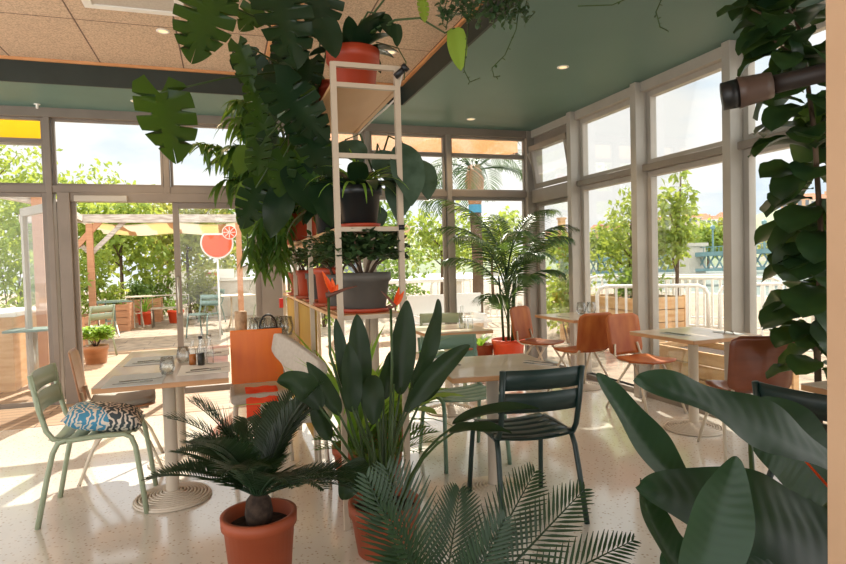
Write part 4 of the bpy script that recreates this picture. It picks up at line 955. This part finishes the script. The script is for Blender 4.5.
# pergola
t = thing('pergola', 'wooden pergola frame with braced posts around the terrace', 'pergola', (0, 0, G))
for x, y in ((-2.45, 13), (.30, 13), (-2.12, 8.35)):
    obj('post', MB().bar((x, y, 0), (x, y, 2.26), .11, .11), M['orangewood'], t)
obj('beam', MB().bar((-3.6, 13, 2.36), (1.1, 13, 2.36), .12, .16), M['greywood'], t)
obj('beam', MB().bar((-2.12, 8.45, 2.26), (-3.6, 7.4, 2.52), .12, .17), M['greywood'], t)
obj('beam', MB().bar((-2.12, 8.45, 2.28), (-2.6, 13, 2.36), .10, .12), M['greywood'], t)
obj('brace', MB().bar((-2.75, 13, 1.75), (-2.25, 13, 2.32), .08, .10), M['orangewood'], t)
for s_ in (-1, 1): obj('brace', MB().bar((-2.45+.02*s_, 13.05, 1.7), (-2.45+.6*s_, 13.05, 2.3), .07, .08), M['greywood'], t)
# striped awning
am = bpy.data.materials.new('striped_cloth'); am.use_nodes = True; n, l = am.node_tree.nodes, am.node_tree.links
tcn = n.new('ShaderNodeTexCoord'); sp = n.new('ShaderNodeSeparateXYZ'); l.new(tcn.outputs['Object'], sp.inputs[0])
fm = n.new('ShaderNodeMath'); fm.operation = 'FRACT'; ml = n.new('ShaderNodeMath'); ml.operation = 'MULTIPLY_ADD'; ml.inputs[1].default_value = 1.02; ml.inputs[2].default_value = .1; l.new(sp.outputs[0], ml.inputs[0]); l.new(ml.outputs[0], fm.inputs[0])
rp2 = n.new('ShaderNodeValToRGB'); rp2.color_ramp.interpolation = 'CONSTANT'; e = rp2.color_ramp.elements; e[0].position = 0; e[0].color = hexc('C8A888'); e[1].position = .16; e[1].color = hexc('F0EADC'); e2 = e.new(.62); e2.color = hexc('EFE4BE')
l.new(fm.outputs[0], rp2.inputs[0]); l.new(rp2.outputs[0], n['Principled BSDF'].inputs['Base Color']); n['Principled BSDF'].inputs['Roughness'].default_value = .9
tr_ = n.new('ShaderNodeBsdfTranslucent'); l.new(rp2.outputs[0], tr_.inputs[0]); mx = n.new('ShaderNodeMixShader'); mx.inputs[0].default_value = .5
l.new(n['Principled BSDF'].outputs[0], mx.inputs[1]); l.new(tr_.outputs[0], mx.inputs[2]); l.new(mx.outputs[0], n['Material Output'].inputs[0])
rows = []
for i in range(9):
    u = i/8; rows.append([(-2.6+3.1*j/24, 13.1+2.2*u, 2.27-.05*math.sin(math.pi*u)-.05*math.sin(math.pi*j/24*2)**2-.10*(u > .9)) for j in range(25)])
tag(obj('striped_awning', MB().grid(rows), am, None, True, solid=.006), 'cream awning with yellow and tan stripes sagging from the pergola beam', 'awning')
# cocktail sign
sgn = at(217, 243, Y=12.0); t = thing('cocktail_sign', 'sign shaped as an orange cocktail glass with a citrus slice on a pole', 'sign', (sgn.x, 12.0, G))
zc = sgn.z-G; Rg = .30
obj('pole', MB().tube([(0, .02, 0), (0, .02, zc-Rg)], .018), M['white'], t, True)
def disc(r, y0, y1, zc_, zcut=None, x=0, n=40):
    pts = []
    for i in range(n):
        a = 2*math.pi*i/n; zz = r*math.sin(a)
        if zcut is not None: zz = min(zz, zcut)
        pts.append((x+r*math.cos(a), zz+zc_))
    m = MB(); m.add([(q[0], y0, q[1]) for q in pts]+[(q[0], y1, q[1]) for q in pts], [tuple(range(n)), tuple(range(2*n-1, n-1, -1))]+[(i, n+i, n+(i+1) % n, (i+1) % n) for i in range(n)]); return m
obj('glass_outline', disc(Rg, .0, .03, zc, Rg*.62), M['white'], t)
obj('drink', disc(Rg*.9, -.012, -.001, zc, Rg*.50), M['redpot'], t)
o = obj('citrus_slice', disc(.135, -.03, -.008, zc+.2, None, .23), M['white'], t)
obj('rind', disc(.12, -.036, -.0305, zc+.2, None, .23), M['redpot'], o)
m = MB()
for k in range(8):
    a = k*math.pi/4; m.bar((.23, -.039, zc+.2), (.23+.11*math.cos(a), -.039, zc+.2+.11*math.sin(a)), .004, .012, up=(-math.sin(a), 0, math.cos(a)))
obj('segment_lines', m, M['white'], o)
# folding tables outside
def cafe_table(label, loc, w_, rz, m, group='terrace tables'):
    t = thing('terrace_table', label, 'table', (loc[0], loc[1], G), rz, group)
    obj('tabletop', MB().bb((-w_/2, -w_/2, .70), (w_/2, w_/2, .725)), M[m], t, bevel=.008)
    for s_ in (-1, 1):
        obj('leg', MB().tube([(.08*s_, .02, .70), (.08*s_, .02, .28), (.1*s_, .3, .02), (.1*s_, .36, 0)], .02), M[m], t, True)
        obj('leg', MB().tube([(.08*s_, -.02, .30), (.1*s_, -.3, .02), (.1*s_, -.36, 0)], .018), M['white_tube'], t, True)
    obj('cross_bar', MB().bb((-.08, -.01, .3), (.08, .01, .33)), M[m], t)
q = at(113, 334, Z=0); cafe_table('green grey folding cafe table, nearer of the two by the wooden planters', (-2.25, 13.6), .72, .3, 'teal')
cafe_table('pale folding cafe table, farther of the two by the wooden planters', (-2.0, 15.6), .72, .2, 'white_tube')
cafe_table('white topped terrace table beside the teal chairs', (.2, 14.2), .8, .1, 'white_tube')
bistro_chair('terrace_chair', 'pale teal slatted terrace chair, nearest one seen through the sliding door', (-.42, 12.3), 2.6, 'teal', 'terrace chairs')
bistro_chair('terrace_chair', 'dark teal slatted terrace chair farther back beside the white table', (-.35, 15.4), 1.9, 'teal', 'terrace chairs')
bistro_chair('terrace_chair', 'slatted terrace chair just outside the open door beside the bright green pot', (-2.0, 10.35), .9, 'pale', 'terrace chairs')
bistro_chair('terrace_chair', 'pale terrace chair behind the white topped table', (.9, 14.6), 1.2, 'pale', 'terrace chairs')
t = thing('steel_bench', 'low steel tube bench by the right side of the open doorway', 'bench', (-1.25, 15.2, G))
obj('seat', MB().bb((-.4, -.2, .42), (.4, .2, .45)), M['steel'], t)
for x in (-.38, .38): obj('leg_frame', MB().tube([(x, -.18, 0), (x, -.18, .43), (x, .18, .43), (x, .18, 0)], .018), M['steel'], t, True)
obj('back_rail', MB().tube([(-.4, .2, .43), (-.4, .25, .72), (.4, .25, .72), (.4, .2, .43)], .018), M['steel'], t, True)
# planters
def planter(label, a, b, h, m, pl=None, group='wooden planters', rows_=4, n=500, ph=.5):
    cx, cy = (a[0]+b[0])/2, (a[1]+b[1])/2; w_, d_ = abs(b[0]-a[0]), abs(b[1]-a[1])
    t = thing('wooden_planter', label, 'planter', (cx, cy, G), 0, group); hh = h/rows_
    for k in range(rows_):
        z0 = k*hh; mm = MB()
        for s_ in (-1, 1):
            mm.bb((-w_/2, s_*d_/2-.012, z0+.006), (w_/2, s_*d_/2+.012, z0+hh-.006)); mm.bb((s_*w_/2-.012, -d_/2, z0+.006), (s_*w_/2+.012, d_/2, z0+hh-.006))
        obj('board_course', mm, M[m], t)
    for sx in (-1, 1):
        for sy in (-1, 1): obj('corner_post', MB().box((sx*w_/2*.985, sy*d_/2*.985, h/2), (.06, .06, h+.02)), M[m], t)
    obj('soil', MB().bb((-w_/2+.03, -d_/2+.03, h-.1), (w_/2-.03, d_/2-.03, h-.06)), M['soil'], t)
    if pl:
        f = MB()
        cloud(n, [(0, 0, h+ph*.3, .24)]+[(jit(w_*.22), jit(d_*.22), h+ph*random.uniform(.1, .7), .22) for k in range(6)], .12, .05, f); obj('plants', f, M[pl], t)
    return t
planter('orange brown wooden planter box nearest the open door', (-3.2, 11.6), (-2.35, 12.7), .55, 'orangewood', 'tree1', n=300)
planter('orange brown wooden planter box between the two folding tables', (-2.6, 14.6), (-2.05, 15.1), .6, 'orangewood', 'tree1', n=300)
planter('orange brown wooden planter behind the far folding table', (-2.6, 16.6), (-1.6, 17.1), .6, 'orangewood', 'tree2')
for x, lab in ((-1.9, 'red pot with grass behind the far folding table, left one'), (-1.2, 'red pot behind the far folding table, next to the steel bench')):
    t = thing('garden_pot', lab, 'pot', (x, 16.1, G)); pot(t, .14, .19, .32, 'redpot', .04); tuft(t, 22, .6, .03, .28, 'grass', 50, 85, 1.0)
t = thing('potted_bush', 'bright green bush in a brown pot on the boards outside the open door', 'plant', (-1.80, 9.62, 0)); pot(t, .13, .165, .26, 'plytan', .04); bushy(t, 420, .22, .30, .24, 'bright', .09, .05, 7)
# bar counter at left
t = thing('bar_counter', 'outdoor bar counter with pale worktop and tan wooden front at the far left', 'counter', (-2.9, 8.4, G))
obj('body', MB().bb((-1.2, -.6, 0), (.62, .45, .86)), M['pinewood'], t); obj('worktop', MB().bb((-1.25, -.66, .86), (.68, .5, .91)), M['white'], t, bevel=.01)
for lab, x, y, s_ in (('pale box standing on the outdoor bar counter', -2.75, 8.3, .22), ('small dark box on the outdoor bar counter at the far left', -3.05, 8.5, .15)):
    tag(obj('counter_box', MB().bb((-s_/2, -s_/2, 0), (s_/2, s_/2, s_*.9)), M['white'] if s_ > .2 else M['greywood'], None, loc=(x, y, .891), bevel=.01), lab, 'box', 'boxes on the bar counter')
t = thing('low_table', 'grey topped low table in front of the outdoor bar', 'table', (-2.05, 7.72, G)); obj('tabletop', MB().bb((-.25, -.2, .7), (.25, .2, .725)), M['teal'], t); obj('column', MB().tube([(0, 0, 0), (0, 0, .7)], .03), M['steel'], t, True)
# white walls / low buildings beyond the terrace
t = thing('white_hut', 'low white cabin with flat roof behind the cocktail sign', 'hut', (-.6, 29, G)); obj('wall', MB().bb((-2.2, -1, 0), (1.6, 1, 1.3)), M['white_wall'], t); obj('roof', MB().bb((-2.3, -1.1, 1.3), (1.7, 1.1, 1.38)), M['stone'], t)
t = thing('white_counter', 'white serving counter below the cocktail sign', 'counter', (.15, 17.6, G)); obj('worktop', MB().bb((-1.0, -.3, .98), (1.2, .3, 1.05)), M['white'], t); obj('body', MB().bb((-.9, -.25, 0), (1.1, .25, .98)), M['stone'], t)
t = thing('counter_sign', 'small white sign with a red stripe on the white serving counter', 'sign', (-.1, 17.3, G+1.05)); obj('board', MB().bb((-.55, -.02, 0), (.35, .02, .26)), M['white'], t); obj('stripe', MB().bb((-.42, -.03, .09), (-.05, -.021, .17)), M['red'], t)
# seen through the right half of the back wall
t = thing('white_house', 'pale house beyond the railing left of the palm trunk', 'building', (6.2, 27, G))
obj('wall', MB().bb((-3.2, -2, 0), (1.2, 2, 3.0)), M['white_wall'], t); obj('roof', MB().bb((-3.5, -2.2, 2.3), (1.5, 2.2, 3.0)), M['ochre_wall'], t)
for k in range(3): obj('window', MB().bb((-2.6+k*1.2, -2.02, .9), (-2.0+k*1.2, -1.98, 1.9)), M['pane_dark'], t)
t = thing('white_bar_table', 'long white bar table outside the back windows beside the shelf', 'table', (3.0, 10.5, G))
obj('tabletop', MB().bb((-1.2, -.3, .98), (1.2, .3, 1.04)), M['white'], t, bevel=.005)
for x in (-1.1, 1.1): obj('leg', MB().bb((x-.05, -.25, 0), (x+.05, .25, .98)), M['white'], t)
t = thing('outdoor_palm_tree', 'palm tree outside with thick trunk, blue band and drooping fronds', 'tree', (4.15, 9.55, G))
obj('trunk', MB().tube([(0, 0, 0), (.03, 0, 1.2), (0, 0, 2.4)], .09, 12, .10), M['trunk'], t, True)
obj('crown_shaft', MB().lathe([(.10, 2.3), (.15, 2.5), (.17, 2.75), (.10, 3.0), (.0001, 3.02)], 14), M['plytan'], t, True)
obj('blue_band', MB().lathe([(.112, 2.18), (.112, 2.32)], 16), M['navy'], t, True)
for k in range(18):
    a = k*2.4; el = random.uniform(.1, 1.2); frond(t, 'frond', (0, 0, 2.9), (math.cos(a)*math.cos(el), math.sin(a)*math.cos(el), math.sin(el)), 1.5, M['palm'], .02, .42, 26, 2.2, start=.2, ldroop=1.2)
for lab, x, y, r, h, m in (('climbing shrub on the white post right of the potted palm', 5.2, 8.3, .35, 1.9, 'tree1'), ('shrub outside the back windows left of the palm trunk', 3.4, 11.8, .6, 1.7, 'tree2'), ('shrub behind the white bar table', 2.0, 13.0, .6, 1.5, 'tree1'), ('leafy shrub outside the corner window', 5.9, 9.4, .55, 1.1, 'tree1')):
    bush(lab, (x, y, G), r, h, m, 700, .12, .07)
for lab, x, y, h, r, m in (('green tree outside left of the palm trunk', 3.9, 17, 3.0, 1.2, 'tree2'), ('yellow green tree beyond the white bar table', 6.4, 17.5, 2.9, 1.2, 'tree1'), ('leafy tree far behind the outdoor palm', 8.4, 18, 2.8, 1.1, 'tree1')):
    tree(lab, (x, y, G), h, r, m, 1100, .2, .12)
gq = at(563, 300, Y=8.7); t = thing('garden_post', 'slim pale wooden garden post right of the potted palm, outside', 'post', (gq.x, 8.7, G)); obj('shaft', MB().bb((-.045, -.045, 0), (.045, .045, 2.0)), M['pinewood'], t); obj('cap', MB().bb((-.06, -.06, 2.0), (.06, .06, 2.03)), M['pinewood'], t)
t = thing('garden_bench', 'white bench outside the back windows behind the potted palm', 'bench', (3.2, 8.4, G)); obj('seat', MB().bb((-.6, -.2, .42), (.6, .2, .46)), M['white'], t); obj('backrest', MB().bb((-.6, .2, .55), (.6, .24, .85)), M['white'], t)
for x in (-.5, .5): obj('leg', MB().bb((x-.03, -.18, 0), (x+.03, .24, .55 if x else .4)), M['white'], t)
# exterior blinds
t = thing('roller_blind', 'yellow cloth blind outside the top of the far left window', 'blind', (-2.7, YB+.22, 0)); obj('cloth', MB().bb((-1.08, 0, 2.66), (1.06, .012, 2.90)), M['yellow'], t); [obj('bracket', MB().bb((x-.02, -.17, 2.62), (x+.02, .03, 2.66)), M['alu_light'], t) for x in (-1.0, 1.0)]; obj('rail', MB().bb((-1.08, -.01, 2.63), (1.06, .03, 2.66)), M['alu_light'], t)
t = thing('roller_blind', 'perforated orange blind outside the top of the right back windows', 'blind', (2.5, YB+.22, 0)); obj('cloth', MB().bb((-1.5, 0, 2.70), (1.2, .012, 2.90)), M['orange_mesh'], t); [obj('bracket', MB().bb((x-.02, -.17, 2.66), (x+.02, .03, 2.70)), M['alu_light'], t) for x in (-1.4, 1.1)]; obj('rail', MB().bb((-1.5, -.01, 2.67), (1.2, .03, 2.70)), M['alu_light'], t)

# ---------------------------------------------------------- white railings
def railing(label, a, b, h=.95, pitch=.125, r=.024, rounded=True, group='white railings', z=G):
    a, b = V((a[0], a[1], 0)), V((b[0], b[1], 0)); d = b-a; ln = d.length; d.normalize()
    t = thing('railing', label, 'railing', (a.x, a.y, z), 0, group)
    R_ = .12; U = V((0, 0, 1))
    obj('top_rail', MB().tube([U*.05, U*(h-R_), U*(h-R_*.3)+d*R_*.3, U*h+d*R_, U*h+d*(ln-R_), U*(h-R_*.3)+d*(ln-R_*.3), U*(h-R_)+d*ln, U*.05+d*ln], r*1.15, 8), M['white'], t, True)
    obj('bottom_rail', MB().tube([U*.12, U*.12+d*ln], r, 6), M['white'], t, True)
    n = max(2, int(ln/pitch)); n = min(n, 60)
    base = MB().bar(U*.12, U*h, r*1.9, r*1.3, up=d); pk = None
    for k in range(1, n):
        if pk is None: pk = obj('picket', base, M['white'], t); c = pk
        else: c = pk.copy(); COL.objects.link(c); c.parent = t
        c.location = d*(ln*k/n)
    return t
def P2(px, py, z): q = at(px, py, Z=z); return (q.x, q.y)
ra = P2(597, 286.5, .915); rb = P2(708, 285.5, .915)
railing('near white railing section outside the middle right hand windows', ra, rb, .935)
railing('white gate section of the railing outside, right of the near section', (6.15, 6.2), (6.95, 5.5), .96, .09, .02)
railing('far white railing section along the quay, left part', (7.4, 11.0), (9.3, 9.0), .95, .13)
railing('far white railing section along the quay, middle part', (7.3, 9.3), (8.4, 7.2), .95, .13)
railing('far white railing section behind the dark brown chair and fig', (7.3, 5.8), (7.1, 3.0), .95, .125)
railing('white railing at the left outside the corner window by the climbing shrub', (4.3, 12.4), (7.3, 11.1), .95, .14)
planter('pale pine plank planter just outside the right hand windows', (3.98, 3.75), (4.50, 4.86), .50, 'pinewood', None, 'wooden planters', 4)
planter('pine plank planter behind the near railing outside', (5.6, 7.2), (6.5, 8.4), .75, 'pinewood', 'tree2', 'wooden planters', 4)
# young trees outside the right windows
def ytree(label, px, Y_, tops, m):
    q = at(px, 300, Y=Y_); t = thing('young_tree', label, 'tree', (q.x, Y_, G), 0, 'young trees outside the right windows')
    org = V((q.x, Y_, G)); bl = []; tk = MB(); 
    tp = at(tops[0][0], tops[0][1], Y=Y_)-org; tk.tube([(0, 0, 0), (tp.x*.3, 0, tp.z*.5), tp], .04, 8, .01)
    for (x, y, r) in tops:
        b = at(x, y, Y=Y_+jit(.25))-org; bl.append((b.x, b.y, b.z, r)); tk.tube([(tp.x*.3*min(1, b.z/tp.z), 0, b.z*.75), b], .015, 5, .005)
    obj('trunk', tk, M['trunk'], t, True); obj('foliage', cloud(850, bl, .13, .075), M[m], t)
ytree('young leafy tree outside between the first two right hand mullions', 628, 9.0, ((636, 196, .22), (622, 212, .3), (612, 232, .32), (630, 240, .4), (604, 250, .3), (640, 262, .35), (618, 268, .35), (632, 218, .3)), 'tree1')
ytree('taller young leafy tree outside the second right hand window', 676, 8.0, ((681, 176, .16), (678, 198, .28), (668, 205, .25), (686, 212, .22), (672, 228, .32), (662, 240, .3), (682, 236, .22), (670, 252, .28)), 'tree1')
# ---------------------------------------------------------- river bank, bridge, town
def dm(px, py, D): return at(px, py, D=D)
t = thing('river_bridge', 'teal steel girder bridge crossing the river', 'bridge', (0, 0, 0))
pa, pb = dm(560, 262, 170), dm(900, 244, 95)
for dz, hh in ((0, .9), (-3.3, .6)): obj('girder', MB().bar(pa+V((0, 0, dz)), pb+V((0, 0, dz)), 3, hh), M['bridge'], t)
m = MB(); nn = 40
for k in range(nn):
    a, b = pa.lerp(pb, k/nn), pa.lerp(pb, (k+1)/nn)
    m.bar(a, b+V((0, 0, -3.3)), .25, .25); m.bar(a+V((0, 0, -3.3)), b, .25, .25)
obj('truss', m, M['bridge'], t)
m = MB(); m.bar(pa+V((0, 0, 1.5)), pb+V((0, 0, 1.5)), .15, .15)
for k in range(90): q = pa.lerp(pb, k/90); m.bar(q, q+V((0, 0, 1.5)), .1, .1)
obj('parapet', m, M['bridge'], t)
pc = dm(690, 262, 130); pc.z = 0
obj('pier', MB().bb((pc.x-2.2, pc.y-2.2, -6), (pc.x+2.2, pc.y+2.2, 3.2)).bb((pc.x-2.6, pc.y-2.6, 3.2), (pc.x+2.6, pc.y+2.6, 3.9)), M['stone'], t)
for px in (603, 672, 762, 808):
    q = pa.lerp(pb, (px-560)/340); tt = thing('street_lamp', 'teal lamp post standing on the river bridge', 'lamp', q, 0, 'lamp posts on the bridge'); obj('pole', MB().tube([(0, 0, 0), (0, 0, 5)], .18, 6), M['bridge'], tt); obj('lantern', MB().lathe([(.0001, 4.9), (.45, 5.2), (.5, 5.8), (.0001, 6.2)], 10), M['bridge'], tt)
# far bank
hm_ = leafmat('hill_green', '7D8A6E', '93987A', '909860', .9, .05, .05)
rows = []
for i in range(61):
    px = 380+i*10; b = dm(px, 268, 330); b.z = -4; tdir = V((b.x, b.y, 0)).normalized()
    h = 18+8*math.sin(i*.35)+12*max(0, math.sin((i-22)*.09))
    rows.append([b+tdir*o+V((0, 0, z)) for o, z in ((0, -1), (6, 2), (60, h*.55), (140, h), (260, h*1.05))])
struct('hillside', MB().grid(rows), hm_, smooth=True)
cols = ['cream_wall', 'ochre_wall', 'white_wall', 'stone']
def building(label, px, D, wd, ht, m, base=0.0, fl_=4, nw=6, roof='roof'):
    c = dm(px, 255, D); dirn = V((c.x, c.y, 0)).normalized(); a = math.atan2(dirn.y, dirn.x)-math.pi/2
    t = thing('town_building', label, 'building', (c.x, c.y, base), a, 'buildings across the river')
    obj('wall', MB().bb((-wd/2, -5, -4), (wd/2, 5, ht)), M[m], t)
    obj('roof', MB().add([(-wd/2-.4, -5.4, ht), (wd/2+.4, -5.4, ht), (wd/2+.4, 5.4, ht), (-wd/2-.4, 5.4, ht), (-wd/2+2, 0, ht+2.4), (wd/2-2, 0, ht+2.4)], [(0, 1, 5, 4), (1, 2, 5), (2, 3, 4, 5), (3, 0, 4), (3, 2, 1, 0)]), M[roof], t)
    obj('chimney', MB().bb((-wd*.2, -.6, ht+.8), (-wd*.2+1.2, .6, ht+3.6)), M['ochre_wall'], t)
    w0 = MB().box((0, -5.03, 0), (.52*wd/nw, .1, ht/fl_*.55)); first = None
    for i in range(fl_):
        for j in range(nw):
            x = -wd/2+wd*(j+.5)/nw; z = ht*(i+.5)/fl_
            if first is None: first = o = obj('window', w0, M['pane_dark'], t)
            else: o = first.copy(); COL.objects.link(o); o.parent = t
            o.location = (x, 0, z)
for k, (lab, px, D, wd, ht, m, base) in enumerate((
    ('long pale riverside building with rows of windows right of the big mullion', 806, 250, 34, 10, 'cream_wall', 2), ('tall pale town building above the long riverside building', 800, 300, 16, 24, 'ochre_wall', 4), ('pale stone town building rising behind the fig leaves', 835, 280, 20, 22, 'cream_wall', 4),
    ('ochre town building on the far hill, left of the second window tree', 606, 420, 20, 14, 'ochre_wall', 8), ('cream town building on the hill between the first two mullions', 632, 430, 16, 13, 'cream_wall', 9), ('white town building on the hill left of the big mullion', 714, 420, 16, 12, 'white_wall', 14),
    ('ochre building on the hill at the left of the third mullion', 731, 440, 18, 14, 'ochre_wall', 16), ('cream building on the hill above the round trees', 696, 440, 18, 14, 'cream_wall', 15), ('stone town building behind the taller young tree', 668, 430, 18, 14, 'stone', 13),
    ('stone building across the river seen through the corner window', 555, 420, 20, 12, 'ochre_wall', 6), ('cream building across the river just right of the corner post', 580, 400, 18, 11, 'cream_wall', 5))):
    building(lab, px, D, wd, ht, M and m, base, 3 if ht < 20 else 5, 8 if wd > 30 else 5)
for k, (px, py, D, r, lab) in enumerate(((708, 234, 200, 6.5, 'round yellow green tree on the far bank right of the taller young tree'), (728, 232, 205, 8, 'round yellow green tree on the far bank left of the third mullion'), (692, 240, 210, 5.5, 'small round tree on the far bank beside the taller young tree'), (655, 240, 210, 6.5, 'round tree on the far bank beside the second mullion'), (598, 240, 220, 7, 'round tree on the far bank at the left of the first window'), (618, 244, 220, 6, 'round tree on the far bank behind the first young tree'), (560, 244, 220, 7, 'round tree on the far bank in the corner window'), (770, 246, 215, 4, 'low tree on the far bank in front of the long building'))):
    c = dm(px, py, D); z0 = -4; t = thing('riverside_tree', lab, 'tree', (c.x, c.y, z0), 0, 'trees on the far bank')
    obj('trunk', MB().tube([(0, 0, 0), (0, 0, c.z-z0)], .5, 7, .2), M['trunk'], t)
    obj('foliage', cloud(700, [(0, 0, c.z-z0, r*.8), (r*.5, 0, c.z-z0-r*.3, r*.6), (-r*.5, 0, c.z-z0-r*.3, r*.6), (0, -r*.4, c.z-z0-r*.5, r*.6)], r*.28, r*.2), M['tree3' if k % 2 else 'tree1'], t)
struct('far_quay', MB().bar(dm(480, 270, 240)+V((0, 0, -3)), dm(900, 262, 240)+V((0, 0, -3)), 2, 5), M['stone'])
